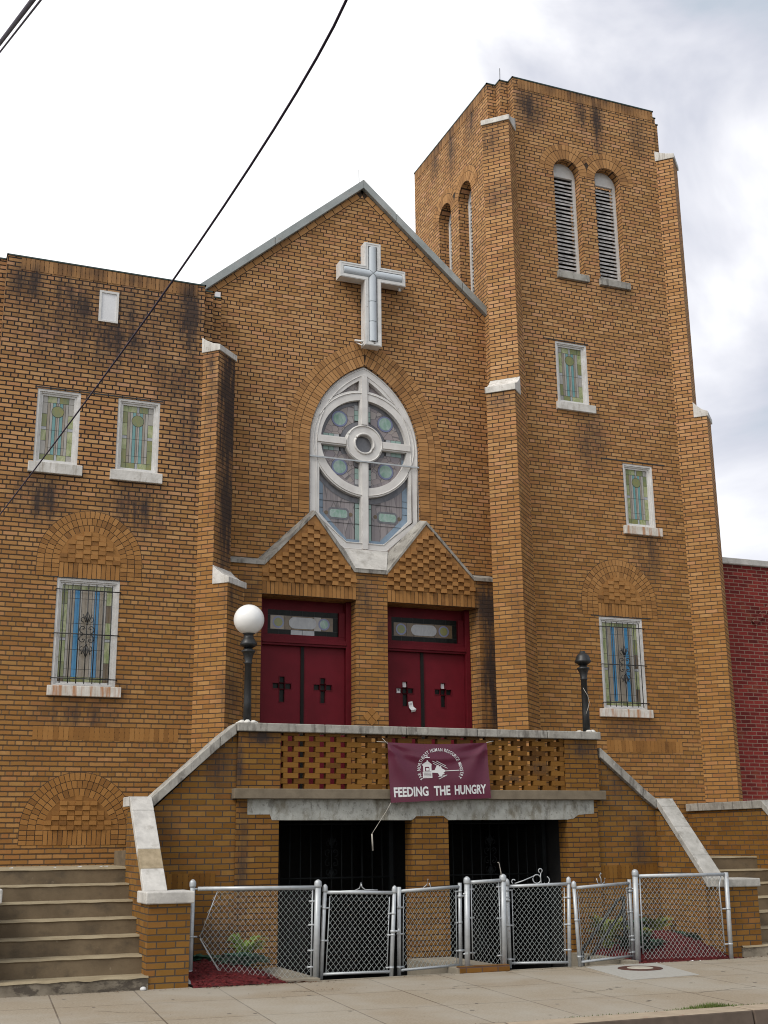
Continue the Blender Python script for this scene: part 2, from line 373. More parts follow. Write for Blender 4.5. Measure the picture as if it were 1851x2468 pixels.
PATCHG = plain("grey_concrete_patch", (0.3300, 0.3192, 0.2907), (0.2915, 0.2800, 0.2508), 20, 0.9)
WHITELIT = plain("litter_white", (0.6, 0.6, 0.6), None, 10, 0.7)

# sidewalk slabs: exposed aggregate with tooled joints that run a little askew
def sidewalk_mat():
    m, t, b = new_mat("sidewalk_slabs", 0.9, 0, 0.2)
    g = N(t, 'ShaderNodeNewGeometry')
    mm = N(t, 'ShaderNodeMapping')
    mm.inputs['Rotation'].default_value = (0, 0, radians(4.5))
    mm.inputs['Location'].default_value = (4.81, 5.56, 0)
    t.links.new(g.outputs['Position'], mm.inputs[0])
    br = N(t, 'ShaderNodeTexBrick')
    br.offset = 0.0; br.offset_frequency = 1; br.squash = 1.0; br.squash_frequency = 1
    br.inputs['Scale'].default_value = 1.0
    br.inputs['Mortar Size'].default_value = 0.009
    br.inputs['Mortar Smooth'].default_value = 0.3
    br.inputs['Brick Width'].default_value = 0.89
    br.inputs['Row Height'].default_value = 1.25
    br.inputs['Color1'].default_value = (0.285, 0.240, 0.180, 1)
    br.inputs['Color2'].default_value = (0.310, 0.272, 0.212, 1)
    br.inputs['Mortar'].default_value = (0.085, 0.066, 0.05, 1)
    t.links.new(mm.outputs[0], br.inputs['Vector'])
    a = noise(t, 42, 4, 0.75)
    c = mixc(t, fac_ramp(t, 0.35, 0.7, a, 0, 0.75), br.outputs['Color'], (0.17, 0.13, 0.085))
    big = noise(t, 0.7, 4, 0.6)
    c = mixc(t, fac_ramp(t, 0.42, 0.62, big, 0, 0.55), c, (0.315, 0.295, 0.255))
    sp = noise(t, 9, 6, 0.8)
    c = mixc(t, fac_ramp(t, 0.66, 0.72, sp, 0, 0.5), c, (0.10, 0.085, 0.065))
    t.links.new(c, b.inputs['Base Color'])
    bump(t, b, mth(t, 'SUBTRACT', mth(t, 'MULTIPLY', a, 0.3), br.outputs['Fac']), 0.4, 0.006)
    return m
SIDEWALK = sidewalk_mat()

def glass(name, c1, c2, scale=9, rough=0.18, spec=0.45):
    m, t, b = new_mat(name, rough, 0, spec)
    f = noise(t, scale, 4, 0.6, vscale=(1, 1, 0.5), dist=1.0)
    t.links.new(mixc(t, fac_ramp(t, 0.35, 0.65, f), c1, c2), b.inputs['Base Color'])
    return m
G_TEAL = glass("teal_glass", (0.1404, 0.2894, 0.2852), (0.1107, 0.2468, 0.2468))
G_WHITE = glass("white_glass", (0.3496, 0.3344, 0.3040), (0.2812, 0.2660, 0.2432))
G_TANG = glass("tan_glass", (0.2736, 0.2356, 0.1824), (0.2128, 0.1824, 0.1444))
G_GREEN = glass("mottled_green_glass", (0.1938, 0.2394, 0.0855), (0.3762, 0.3762, 0.2280), 14)
G_YEL = glass("olive_glass", (0.2098, 0.2010, 0.0612), (0.1398, 0.1748, 0.0874), 14)
G_BLUE = glass("blue_glass", (0.0395, 0.1710, 0.3344), (0.0532, 0.2128, 0.3800), 10)
G_SKYB = glass("pale_blue_glass", (0.2015, 0.2702, 0.3465), (0.1690, 0.2300, 0.2940), 10)
G_NAVY = glass("navy_glass", (0.1500, 0.1500, 0.1610), (0.1020, 0.1020, 0.1150), 8)
G_GEM = glass("pale_gem_glass", (0.3150, 0.3990, 0.3675), (0.1680, 0.2945, 0.2310), 12)
G_GEMR = glass("gem_rim_glass", (0.1755, 0.2025, 0.3190), (0.1485, 0.1620, 0.2640), 12)
G_MINT = glass("mint_glass", (0.2585, 0.3600, 0.3255), (0.2090, 0.3000, 0.2730), 10)
G_DKGRN = glass("dark_green_glass", (0.006, 0.008, 0.007), (0.012, 0.013, 0.012), 10, 0.3, 0.12)
G_AMBER = glass("brown_glass", (0.145, 0.105, 0.06), (0.10, 0.07, 0.042), 12)
G_PALEB = glass("grey_white_glass", (0.36, 0.37, 0.38), (0.30, 0.31, 0.32), 12)

def mauve_mat(name, vs, c):
    m, t, b = new_mat(name, 0.2, 0, 0.5)
    g = N(t, 'ShaderNodeNewGeometry')
    mm = N(t, 'ShaderNodeMapping'); mm.inputs['Scale'].default_value = vs
    t.links.new(g.outputs['Position'], mm.inputs[0])
    v1 = N(t, 'ShaderNodeTexVoronoi', feature='F1', Scale=1.0); t.links.new(mm.outputs[0], v1.inputs['Vector'])
    v2 = N(t, 'ShaderNodeTexVoronoi', feature='DISTANCE_TO_EDGE', Scale=1.0); t.links.new(mm.outputs[0], v2.inputs['Vector'])
    sx = N(t, 'ShaderNodeSeparateColor'); t.links.new(v1.outputs['Color'], sx.inputs[0])
    col = ramp(t, c, sx.outputs[0])
    col = mixc(t, fac_ramp(t, 0.04, 0.015, v2.outputs['Distance']), col, (0.125, 0.11, 0.11))
    t.links.new(col, b.inputs['Base Color'])
    return m
MAUVE = [(0.0, (0.22, 0.19, 0.20)), (0.4, (0.265, 0.225, 0.215)), (0.7, (0.285, 0.25, 0.225)), (1.0, (0.32, 0.29, 0.29))]
G_MAUVE = mauve_mat("mauve_mosaic_glass", (8, 0.01, 8), MAUVE)
G_PLANK = mauve_mat("mauve_plank_glass", (14, 0.01, 1.6), [(0.0, (0.18, 0.16, 0.165)), (0.5, (0.22, 0.19, 0.19)), (1.0, (0.26, 0.23, 0.23))])

# ------------------------------------------------------------------ mesh helpers
ZV = Vector((0, 0, 1))
class Fr:
    """a wall frame: u runs right along the wall, z up, d out of the wall"""
    def __init__(s, o, a, n): s.o, s.a, s.n = Vector(o), Vector(a), Vector(n)
    def pt(s, u, z, d=0.0): return s.o + s.a * u + ZV * z + s.n * d
def front(y): return Fr((0, y, 0), (1, 0, 0), (0, -1, 0))
def facing_left(x): return Fr((x, 0, 0), (0, -1, 0), (-1, 0, 0))

class MB:
    def __init__(s, *mats):
        s.v, s.f, s.m, s.sm = [], [], [], []
        s.mats = list(mats)
    def mi(s, m):
        if m is None: return 0
        if m not in s.mats: s.mats.append(m)
        return s.mats.index(m)
    def face(s, pts, m=None, smooth=False):
        i0 = len(s.v)
        s.v += [Vector(p) for p in pts]
        s.f.append(tuple(range(i0, i0 + len(pts)))); s.m.append(s.mi(m)); s.sm.append(smooth)
    def grid_faces(s, vs, fs, m=None, smooth=False):
        i0 = len(s.v); k = s.mi(m)
        s.v += [Vector(p) for p in vs]
        for f in fs:
            s.f.append(tuple(i + i0 for i in f)); s.m.append(k); s.sm.append(smooth)
    def prism(s, bot, top, m=None, smooth=False, cap_m=None):
        n = len(bot)
        fs = [tuple(reversed(range(n)))] if False else []
        vs = list(bot) + list(top)
        side = [(i, (i + 1) % n, n + (i + 1) % n, n + i) for i in range(n)]
        s.grid_faces(vs, side + [tuple(range(n))[::-1], tuple(range(n, 2 * n))], m, smooth)
        if cap_m is not None: s.m[-1] = s.mi(cap_m)
    def fprism(s, fr, poly, d0, d1, m=None):
        a = sum(poly[i][0] * poly[(i + 1) % len(poly)][1] - poly[(i + 1) % len(poly)][0] * poly[i][1] for i in range(len(poly)))
        if a < 0: poly = poly[::-1]
        s.prism([fr.pt(u, z, d0) for u, z in poly], [fr.pt(u, z, d1) for u, z in poly], m)
    def fbox(s, fr, u0, u1, z0, z1, d0, d1, m=None):
        s.fprism(fr, [(u0, z0), (u1, z0), (u1, z1), (u0, z1)], d0, d1, m)
    def box(s, x0, x1, y0, y1, z0, z1, m=None, top=None):
        s.prism([(x0, y0, z0), (x1, y0, z0), (x1, y1, z0), (x0, y1, z0)], [(x0, y0, z1), (x1, y0, z1), (x1, y1, z1), (x0, y1, z1)], m, cap_m=top)
    def plan(s, poly, z0, z1, m=None, top=None):
        a = sum(poly[i][0] * poly[(i + 1) % len(poly)][1] - poly[(i + 1) % len(poly)][0] * poly[i][1] for i in range(len(poly)))
        if a < 0: poly = poly[::-1]
        s.prism([(x, y, z0) for x, y in poly], [(x, y, z1) for x, y in poly], m, cap_m=top)
    def tube(s, pts, r, n=6, m=None, smooth=True, closed=False):
        pts = [Vector(p) for p in pts]
        k = len(pts); vs = []
        for i, p in enumerate(pts):
            if closed: d = pts[(i + 1) % k] - pts[i - 1]
            else: d = pts[min(i + 1, k - 1)] - pts[max(i - 1, 0)]
            d.normalize()
            ref = ZV if abs(d.z) < 0.9 else Vector((1, 0, 0))
            a = d.cross(ref).normalized(); b = a.cross(d)
            rr = r[i] if isinstance(r, (list, tuple)) else r
            for j in range(n):
                t = 2 * pi * (j + .5) / n
                vs.append(p + a * (cos(t) * rr) + b * (sin(t) * rr))
        fs = []
        for i in range(k if closed else k - 1):
            i2 = (i + 1) % k
            for j in range(n):
                fs.append((i * n + j, i2 * n + j, i2 * n + (j + 1) % n, i * n + (j + 1) % n))
        if not closed:
            fs.append(tuple(range(n))); fs.append(tuple(range((k - 1) * n, k * n))[::-1])
        s.grid_faces(vs, fs, m, smooth)
    def lathe(s, c, prof, n=20, m=None, smooth=True):
        c = Vector(c); vs = []; fs = []
        for r, z in prof:
            for j in range(n):
                t = 2 * pi * j / n
                vs.append(c + Vector((cos(t) * r, sin(t) * r, z)))
        for i in range(len(prof) - 1):
            for j in range(n):
                fs.append((i * n + j, i * n + (j + 1) % n, (i + 1) * n + (j + 1) % n, (i + 1) * n + j))
        fs.append(tuple(range(n))[::-1]); fs.append(tuple(range((len(prof) - 1) * n, len(prof) * n)))
        s.grid_faces(vs, fs, m, smooth)
    def sheet(s, fr, outer, holes=(), d=0.0, depth=0.0, m=None, reveal=None, outer_depth=0.0):
        """a wall face with openings; depth = how far the reveals go back in"""
        loops = [[Vector((u, z, 0)) for u, z in outer]] + [[Vector((u, z, 0)) for u, z in hh] for hh in holes]
        flat = [p for l in loops for p in l]
        i0 = len(s.v); k = s.mi(m)
        s.v += [fr.pt(p.x, p.y, d) for p in flat]
        for tri in tessellate_polygon(loops):
            a, b, c = (flat[i] for i in tri)
            if (b - a).cross(c - a).z < 0: tri = (tri[0], tri[2], tri[1])
            s.f.append(tuple(i0 + i for i in tri)); s.m.append(k); s.sm.append(False)
        rk = reveal or (s.mats[k] if s.mats else None)
        todo = [(hh, depth) for hh in holes if depth]
        if outer_depth: todo.append((outer, outer_depth))
        for hh, dd in todo:
            for i in range(len(hh)):
                p, q = hh[i], hh[(i + 1) % len(hh)]
                s.face([fr.pt(*p, d), fr.pt(*q, d), fr.pt(*q, d - dd), fr.pt(*p, d - dd)], rk)
    def build(s, name, parent=None, loc=None, bevel=0.0):
        o0 = Vector((0, 0, 0))
        if parent is not None:
            o0 = Vector(parent['_loc'])
        elif loc is not None: o0 = Vector(loc)
        me = bpy.data.meshes.new(name)
        me.from_pydata([tuple(v - o0) for v in s.v], [], s.f)
        for mt in s.mats: me.materials.append(mt)
        me.polygons.foreach_set('material_index', s.m)
        me.polygons.foreach_set('use_smooth', s.sm)
        uvl = me.uv_layers.new(name="UVMap")
        for p in me.polygons:
            n = p.normal
            if abs(n.z) > 0.9:
                for li in p.loop_indices:
                    v = me.vertices[me.loops[li].vertex_index].co + o0
                    uvl.data[li].uv = (v.x, v.y)
            else:
                t = ZV.cross(n); t.normalize()
                if t.x < -1e-4 or (abs(t.x) <= 1e-4 and t.y > 0): t = -t
                for li in p.loop_indices:
                    v = me.vertices[me.loops[li].vertex_index].co + o0
                    uvl.data[li].uv = (v.dot(t), v.z)
        me.update()
        o = bpy.data.objects.new(name, me)
        COL.objects.link(o)
        if parent is not None:
            o.parent = parent
        else: o.location = o0
        o['_loc'] = tuple(o0)
        if bevel:
            bm = o.modifiers.new('bevel', 'BEVEL'); bm.width = bevel; bm.segments = 2; bm.limit_method = 'ANGLE'
        return o

def tag(o, label, cat, group=None, kind=None):
    if label: o['label'] = label
    if cat: o['category'] = cat
    if group: o['group'] = group
    if kind: o['kind'] = kind
    return o
def thing(name, label, cat, loc, group=None):
    o = bpy.data.objects.new(name, None)
    o.empty_display_size = 0.2
    COL.objects.link(o)
    o.location = loc
    o['_loc'] = tuple(loc)
    return tag(o, label, cat, group)

def arc(cx, cz, r, a0, a1, n):
    return [(cx + r * cos(a0 + (a1 - a0) * i / n), cz + r * sin(a0 + (a1 - a0) * i / n)) for i in range(n + 1)]

def ring_bricks(mb, fr, cx, cz, r0, r1, a0, a1, n, proud=0.006, gap=0.009, m=U_TAN, keep=None):
    da = (a1 - a0) / n
    for i in range(n):
        p = a0 + i * da; q = p + da
        g0, g1 = gap / 2 / r0, gap / 2 / r1
        s_ = 1 if da > 0 else -1
        quad = [(cx + r0 * cos(p + s_ * g0), cz + r0 * sin(p + s_ * g0)), (cx + r1 * cos(p + s_ * g1), cz + r1 * sin(p + s_ * g1)),
                (cx + r1 * cos(q - s_ * g1), cz + r1 * sin(q - s_ * g1)), (cx + r0 * cos(q - s_ * g0), cz + r0 * sin(q - s_ * g0))]
        if keep and not keep(sum(x for x, z in quad) / 4): continue
        if keep: quad = [(keep(x, True), z) for x, z in quad]
        mb.fprism(fr, quad, -0.002, proud + random.uniform(-.002, .002), m)

def soldiers(mb, fr, u0, u1, z0, z1, n, proud=0.006, m=U_TAN, gap=0.009):
    w_ = (u1 - u0) / n
    for i in range(n):
        mb.fbox(fr, u0 + i * w_ + gap / 2, u0 + (i + 1) * w_ - gap / 2, z0 + gap / 2, z1 - gap / 2, -0.002, proud + random.uniform(-.0015, .0025), m)

def checker(mb, fr, u0, u1, z0, z1, inside, hi=0.03, lo=0.004, m=U_TAN, w_=0.105, h_=0.0677):
    nr = int(round((z1 - z0) / h_)); nc = int(round((u1 - u0) / w_))
    h_ = (z1 - z0) / nr; w_ = (u1 - u0) / nc
    for r in range(nr):
        for c in range(nc):
            a, b = u0 + c * w_, z0 + r * h_
            if not all(inside(x, z) for x, z in ((a + .012, b + .012), (a + w_ - .012, b + .012), (a + .012, b + h_ - .012), (a + w_ - .012, b + h_ - .012))):
                continue
            d = hi if (r + c) % 2 else lo + .005
            mb.fbox(fr, a + .003, a + w_ - .003, b + .003, b + h_ - .003, -0.002, d + random.uniform(-.003, .003), m)

def blind_arch(name, parent, fr, cx, zs, r_in, rows, zlow, panel_z0, zsold, nsold, hi=0.022):
    """semicircular ring of headers over a checkered brick panel and a soldier course"""
    mb = MB(U_TAN)
    t = 0.106
    back = arc(cx, zs, r_in + rows * t, 0, pi, 36) + [(cx - r_in - rows * t, zlow), (cx + r_in + rows * t, zlow)]
    mb.fprism(fr, back, -0.004, 0.002, MORTAR)
    for k in range(rows):
        r0 = r_in + k * t; r1 = r0 + t - .007
        n = int(pi * (r0 + t / 2) / 0.069)
        ring_bricks(mb, fr, cx, zs, r0, r1, 0, pi, n)
        nl = int(round((zs - zlow) / 0.0677))
        for sgn in (-1, 1):
            for j in range(nl):
                u0, u1 = sorted((cx + sgn * (r0 + .003), cx + sgn * r1))
                hh = (zs - zlow) / nl
                mb.fbox(fr, u0, u1, zlow + j * hh + .004, zlow + (j + 1) * hh - .004, -0.002, 0.006 + random.uniform(-.002, .002))
    mb.fprism(fr, arc(cx, zs, r_in + .01, 0, pi, 24) + [(cx - r_in - .01, panel_z0), (cx + r_in + .01, panel_z0)], -.003, .004, U_TAN)
    checker(mb, fr, cx - r_in, cx + r_in, panel_z0, zs + r_in, lambda x, z: z < zs or hypot(x - cx, z - zs) < r_in + .004, hi=hi)
    soldiers(mb, fr, cx - r_in, cx + r_in, zsold, panel_z0, nsold)
    return mb.build(name, parent)

# ------------------------------------------------------------------ the ground and street
mb = MB(EARTH)
mb.sheet(Fr((0, 0, -0.02), (1, 0, 0), (0, 0, 1)), [(0, 0)] * 0 or [(-400, -400), (400, -400), (400, 400), (-400, 400)]) if False else None
class Flat:
    def __init__(s, z): s.z = z
    def pt(s, u, v, d=0.0): return Vector((u, v, s.z + d))
mb.sheet(Flat(-0.172), [(-500, -500), (500, -500), (500, 500), (-500, 500)], [[(-6.9, -4.0), (-6.9, 13), (30, 13), (30, -4.0)]], m=EARTH)
tag(mb.build('ground'), None, None, kind='structure')
mb = MB(ASPH)
mb.sheet(Flat(-0.15), [(-300, -60), (300, -60), (300, -8.28), (-300, -8.28)])
tag(mb.build('road'), None, None, kind='structure')
mb = MB(SIDEWALK)
mb.box(-60, 60, -7.96, -4.16, -0.16, 0.0)
mb.box(-60, -3.62, -4.16, -3.55, -0.16, 0.0)
mb.box(3.72, 60, -4.16, -3.55, -0.16, 0.0)
CRACK = plain("dark_crack", (0.07, 0.055, 0.042), None, 9, 0.95)
GUM = plain("old_gum_spot", (0.13, 0.11, 0.09), None, 9, 0.9)
rc_ = random.Random(12)
def crack(x, y, dx, dy, n, w_=.004):
    px, py = x, y
    for i in range(n):
        qx, qy = px + dx + rc_.uniform(-.04, .04), py + dy + rc_.uniform(-.04, .04)
        l = hypot(qx - px, qy - py); nx, ny = -(qy - py) / l * w_, (qx - px) / l * w_
        k = .5 + rc_.random()
        mb.face([(px - nx * k, py - ny * k, .0016), (qx - nx, qy - ny, .0016), (qx + nx, qy + ny, .0016), (px + nx * k, py + ny * k, .0016)], CRACK)
        px, py = qx, qy
crack(-2.75, -4.95, .07, -.02, 8); crack(-1.05, -5.35, .08, -.01, 6); crack(2.9, -4.5, .06, -.07, 9, .003); crack(-.2, -6.4, .09, .03, 10, .003); crack(-4.9, -5.6, .05, -.06, 8, .003); crack(.9, -7.0, .1, .01, 9, .003)
for i in range(46):
    gx, gy, gr = rc_.uniform(-6, 5), rc_.uniform(-7.8, -4.4), rc_.uniform(.010, .024)
    mb.face([(gx + gr * cos(a_) * rc_.uniform(.8, 1.2), gy + gr * sin(a_) * rc_.uniform(.8, 1.2), .0014) for a_ in [2 * pi * k / 9 for k in range(9)]], GUM)
tag(mb.build('sidewalk'), None, None, kind='structure')
mb = MB(KERB_T, KERB_F)
x = -45.0
while x < 45:
    x1 = x + 2.4
    mb.prism([(x + .008, -8.30, -.17), (x1 - .008, -8.30, -.17), (x1 - .008, -7.965, -.17), (x + .008, -7.965, -.17)],
             [(x + .008, -8.27, 0.004), (x1 - .008, -8.27, 0.004), (x1 - .008, -7.965, 0.004), (x + .008, -7.965, 0.004)], KERB_F, cap_m=KERB_T)
    x = x1
tag(mb.build('kerb', bevel=0.012), None, None, kind='structure')
mb = MB(PATCHG)
mb.prism([(0.98, -5.69, .0), (1.97, -5.59, .0), (2.33, -4.18, .0), (1.28, -4.22, .0)], [(0.98, -5.69, .005), (1.97, -5.59, .005), (2.33, -4.18, .005), (1.28, -4.22, .005)])
tag(mb.build('sidewalk_patch'), None, None, kind='structure')
# manhole
mh = thing('manhole_cover', 'round manhole cover with a rusty ring in the grey sidewalk patch', 'manhole cover', (1.76, -4.70, 0.005))
mb = MB(RUSTY); mb.lathe((1.76, -4.70, .005), [(.27, 0), (.27, .006), (.26, .009), (.165, .009), (.16, .004)], 36); mb.build('ring', mh)
mb = MB(LIDC); mb.lathe((1.76, -4.70, .005), [(.158, 0), (.158, .010), (.15, .012)], 32); mb.build('lid', mh)

# site between fence and porch: beds, island slab and two stair pits
def bumpy(name, mat, poly_fn, x0, x1, y0, y1, nx, ny, zf, loc=None):
    mb = MB(mat); vs = []; fs = []
    for j in range(ny + 1):
        for i in range(nx + 1):
            x = x0 + (x1 - x0) * i / nx; y = y0 + (y1 - y0) * j / ny
            vs.append((x, y, zf(x, y)))
    for j in range(ny):
        for i in range(nx):
            a = j * (nx + 1) + i
            fs.append((a, a + 1, a + nx + 2, a + nx + 1))
    mb.grid_faces(vs, fs, None, True)
    return mb.build(name, loc=loc)
rnd = random.Random(3)
tag(bumpy('mulch_bed', MULCH, None, -3.62, -2.30, -4.165, -2.62, 60, 60,
      lambda x, y: 0.004 + 0.20 * max(0, 1 - ((x + 3.35) / .85) ** 2) * max(0, 1 - ((y + 3.2) / .96) ** 2) + rnd.uniform(-.012, .012)), None, None, kind='structure')
tag(bumpy('mulch_bed', MULCH, None, 2.02, 3.74, -4.165, -2.62, 60, 60,
      lambda x, y: 0.0 + 0.30 * max(0, 1 - ((x - 3.05) / .75) ** 2) * max(0, 1 - ((y + 3.25) / .8) ** 2) + rnd.uniform(-.012, .012)), None, None, kind='structure')
mb = MB(CONC)
mb.plan([(-2.40, -2.70), (-2.18, -2.70), (-2.15, -4.14), (-2.55, -4.14), (-2.62, -3.4)], -1.3, 0.03, CONC)
mb.plan([(-0.46, -2.70), (0.16, -2.70), (0.24, -4.15), (-0.42, -4.15)], -1.3, 0.055, CONC)
mb.plan([(1.96, -2.70), (2.12, -2.70), (2.14, -4.10), (1.98, -4.10)], -1.3, 0.03, CONC)
mb.box(-2.2, 2.1, -4.16, -4.10, -1.3, 0.005, CONC)
mb.box(-3.0, 3.0, -4.0, 0.2, -1.45, -1.25, PITW)
tag(mb.build('areaway_slab'), None, None, kind='structure')
mb = MB(EDGE_B)
mb.box(-0.40, 0.26, -4.17, -4.06, -.02, .075)
tag(mb.build('brick_edging'), 'low brick edging under the middle of the wire fence', 'brick edging')

# ------------------------------------------------------------------ THE CHURCH
church = thing('church_building', 'tan brick church with a pointed gable, square bell tower and red double doors', 'church', (0, 0, 0))
YW, YT, YP = -.706, -.763, -.25
FW, FG, FT, FP = front(YW), front(0.0), front(YT), front(YP)
CW, CL, CRt = -2.565, 2.395, 6.185          # wing right corner, tower left and right corners
A = .354
def stair_corner(cx, cy, sx, y_in=1):
    """plan of a corner notched in two steps; points run from the side wall to the front wall"""
    h_ = A / 2
    return [(cx, cy + A), (cx - sx * h_, cy + A), (cx - sx * h_, cy + h_), (cx - sx * A, cy + h_), (cx - sx * A, cy)]
ZWT, ZTT = 10.035, 15.234
WX0 = -6.28

# --- wing
def rect(u0, u1, z0, z1): return [(u0, z0), (u1, z0), (u1, z1), (u0, z1)]
wing_holes = [rect(-5.363, -4.738, 6.86, 7.994), rect(-4.19, -3.556, 6.86, 7.994), rect(-4.92, -4.034, 3.66, 5.19)]
mb = MB(B_WING)
mb.sheet(FW, [(WX0 + A, -.3), (CW - A, -.3), (CW - A, ZWT), (WX0 + A, ZWT)], wing_holes, depth=0.12)
lc = stair_corner(WX0, YW, -1); rc = stair_corner(CW, YW, 1)
def wallstrip(mb, pts, z0, z1, m=None):
    for (x0, y0), (x1, y1) in zip(pts, pts[1:]):
        mb.face([(x0, y0, z0), (x1, y0 if False else y1, z0), (x1, y1, z1), (x0, y0, z1)], m)
wallstrip(mb, [(WX0, 5.0)] + lc, -.3, ZWT)
wallstrip(mb, rc[::-1] + [(CW, 1.0)], -.3, ZWT)
mb.build('wing_wall', church)
mb = MB(ROOF)
mb.box(WX0 + .4, CW - .4, YW + .4, 5.0, ZWT - .35, ZWT - .30)
mb.build('wing_roof', church)
mb = MB(U_TOP)
soldiers(mb, FW, WX0 + A + .2, CW - A - .12, ZWT - .205, ZWT - .002, 40, m=U_TOP)
mb.build('soldier_course', church)
mb = MB(FLASH)
for pts in ([(WX0, 5.0)] + lc + rc[::-1] + [(CW, 5.0)],):
    for (x0, y0), (x1, y1) in zip(pts, pts[1:]):
        x0_, x1_ = sorted((x0, x1)); y0_, y1_ = sorted((y0, y1))
        mb.box(x0_ - .012, x1_ + .012, y0_ - .012, y1_ + .012, ZWT, ZWT + .022)
mb.build('parapet_flashing', church)

# --- gable wall
AX, AZ = 0.03, 12.86
SL = .875
XC, ZS = 0.058, 7.90          # rose window axis and springing
RW, RR = .985, 1.604
def rose_outline(off=0.0, n=22):
    """pointed-arch outline with chamfered foot, drawn inwards by off"""
    w_, R_ = RW - off, RR - off
    cxr, cxl = XC - (RR - RW), XC + (RR - RW)
    top = math.asin
    aend = math.acos((RR - RW) / R_)
    pts = [(XC - .385 + off * .42, 6.125 + off), (XC + .385 - off * .42, 6.125 + off), (XC + w_, 6.63 + off * .42)]
    pts += arc(cxr, ZS, R_, 0, aend, n)
    pts += arc(cxl, ZS, R_, pi - aend, pi, n)[1:]
    pts += [(XC - w_, 6.63 + off * .42)]
    return pts
gz = lambda x: AZ - .12 - SL * abs(x - AX)
mb = MB(B_GABLE)
mb.sheet(FG, [(CW - .05, 5.27), (CL + .4, 5.27), (CL + .4, gz(CL + .4)), (AX, AZ - .12), (CW - .3, gz(CW - .3)), (CW - .3, 6.5), (CW - .05, 6.5)], [rose_outline()], depth=0.16)
mb.build('gable_wall', church)
# raked brick course under the coping
mb = MB(U_TAN)
for sgn in (-1, 1):
    dx, dz = sgn / hypot(1, SL), -SL / hypot(1, SL)
    nx_, nz_ = -dz * sgn * -1, 0
    L = (2.9 if sgn < 0 else 2.55) * hypot(1, SL)
    st = .02
    while st < L:
        en = min(st + .205, L)
        q = []
        for s_, off in ((st, .145), (en - .010, .145), (en - .010, .232), (st, .232)):
            q.append((AX + dx * s_ + dz * sgn * off, AZ + dz * s_ - off / hypot(1, SL) * 1.0 + 0))
        # offset perpendicular to the slope
        q = [(AX + dx * s_ + (dz * sgn) * off * 1.0, AZ + dz * s_ - abs(dx) * off) for s_, off in ((st, .105), (en - .010, .105), (en - .010, .19), (st, .19))]
        if all((x - AX) * sgn > -0.002 for x, z in q):
            mb.fprism(FG, q, -.002, .008 + random.uniform(-.002, .002))
        st += .21
    q = [(AX + dx * s_ + dz * sgn * off, AZ + dz * s_ - abs(dx) * off) for s_, off in ((.0, .10), (L, .10), (L, .20), (.22, .20))]
    mb.fprism(FG, q, -.003, .002, MORTAR)
mb.build('raked_brick_course', church)
# rake coping
mb = MB(RAKE)
for sgn, L in ((-1, 3.0), (1, 2.62)):
    segs = [0, .62, 1.9, L] if sgn > 0 else [0, 1.62, L]
    for a, b in zip(segs, segs[1:]):
        a_, b_ = a + (.004 if a else 0), b - .004
        pr = []
        for s_ in (a_, b_):
            xx = AX + sgn * s_
            zt = AZ + .045 - SL * s_
            pr.append([(xx, -.085, zt - .165), (xx, -.085, zt), (xx, .26, zt), (xx, .26, zt - .165)])
        mb.prism(pr[0], pr[1])
mb.build('rake_coping', church, bevel=.006)
# roof behind the gable
mb = MB(ROOF)
for sgn in (-1, 1):
    e_ = 3.3
    mb.prism([(AX, .2, AZ - .35), (AX + sgn * e_, .2, AZ - .35 - SL * e_), (AX + sgn * e_, .2, AZ - .45 - SL * e_), (AX, .2, AZ - .45)],
             [(AX, 13, AZ - .35), (AX + sgn * e_, 13, AZ - .35 - SL * e_), (AX + sgn * e_, 13, AZ - .45 - SL * e_), (AX, 13, AZ - .45)])
mb.box(-3.3, -3.1, .2, 13, 5, AZ - .4 - SL * 3.15); mb.box(-3.3, 3.2, 12.8, 13, 0, 10)
mb.build('roof', church)
mb = MB(WHITE_B); mb.box(-2.60, -2.52, -.10, -.004, 10.14, 10.27); mb.build('eave_bracket', church)
mb = MB(BLACK); mb.tube([(AX - .02, .1, AZ - .05), (AX - .022, .1, AZ + .33)], .006, 5); mb.build('lightning_rod', church)
mb = MB(BLACK); mb.tube([(2.68, -.4, ZTT), (2.69, -.4, ZTT + .42)], .007, 5); mb.build('lightning_rod', church)

# --- rose window
rose = None
fr_ = front(0.04)
hub_r0, hub_r1, rg0, rg1 = .155, .335, .775, .925
RC = (XC, 7.99)
holes = []
bw_ = .075
def sector(cx, cz, r0, r1, q, hb):
    """quarter of an annulus between cross bars"""
    sx, sz = q
    a0 = math.asin(hb / r1); a1 = pi / 2 - math.asin(hb / r1)
    b0 = math.asin(hb / r0); b1 = pi / 2 - math.asin(hb / r0)
    o_ = [(cx + sx * r1 * cos(a0 + (a1 - a0) * i / 14), cz + sz * r1 * sin(a0 + (a1 - a0) * i / 14)) for i in range(15)]
    i_ = [(cx + sx * r0 * cos(b1 + (b0 - b1) * i / 8), cz + sz * r0 * sin(b1 + (b0 - b1) * i / 8)) for i in range(9)]
    p = o_ + i_
    return p if sx * sz > 0 else p[::-1]
for q in ((1, 1), (-1, 1), (-1, -1), (1, -1)):
    holes.append(sector(*RC, hub_r1, rg0, q, bw_))
holes.append(arc(*RC, hub_r0, 0, 2 * pi, 28)[:-1])
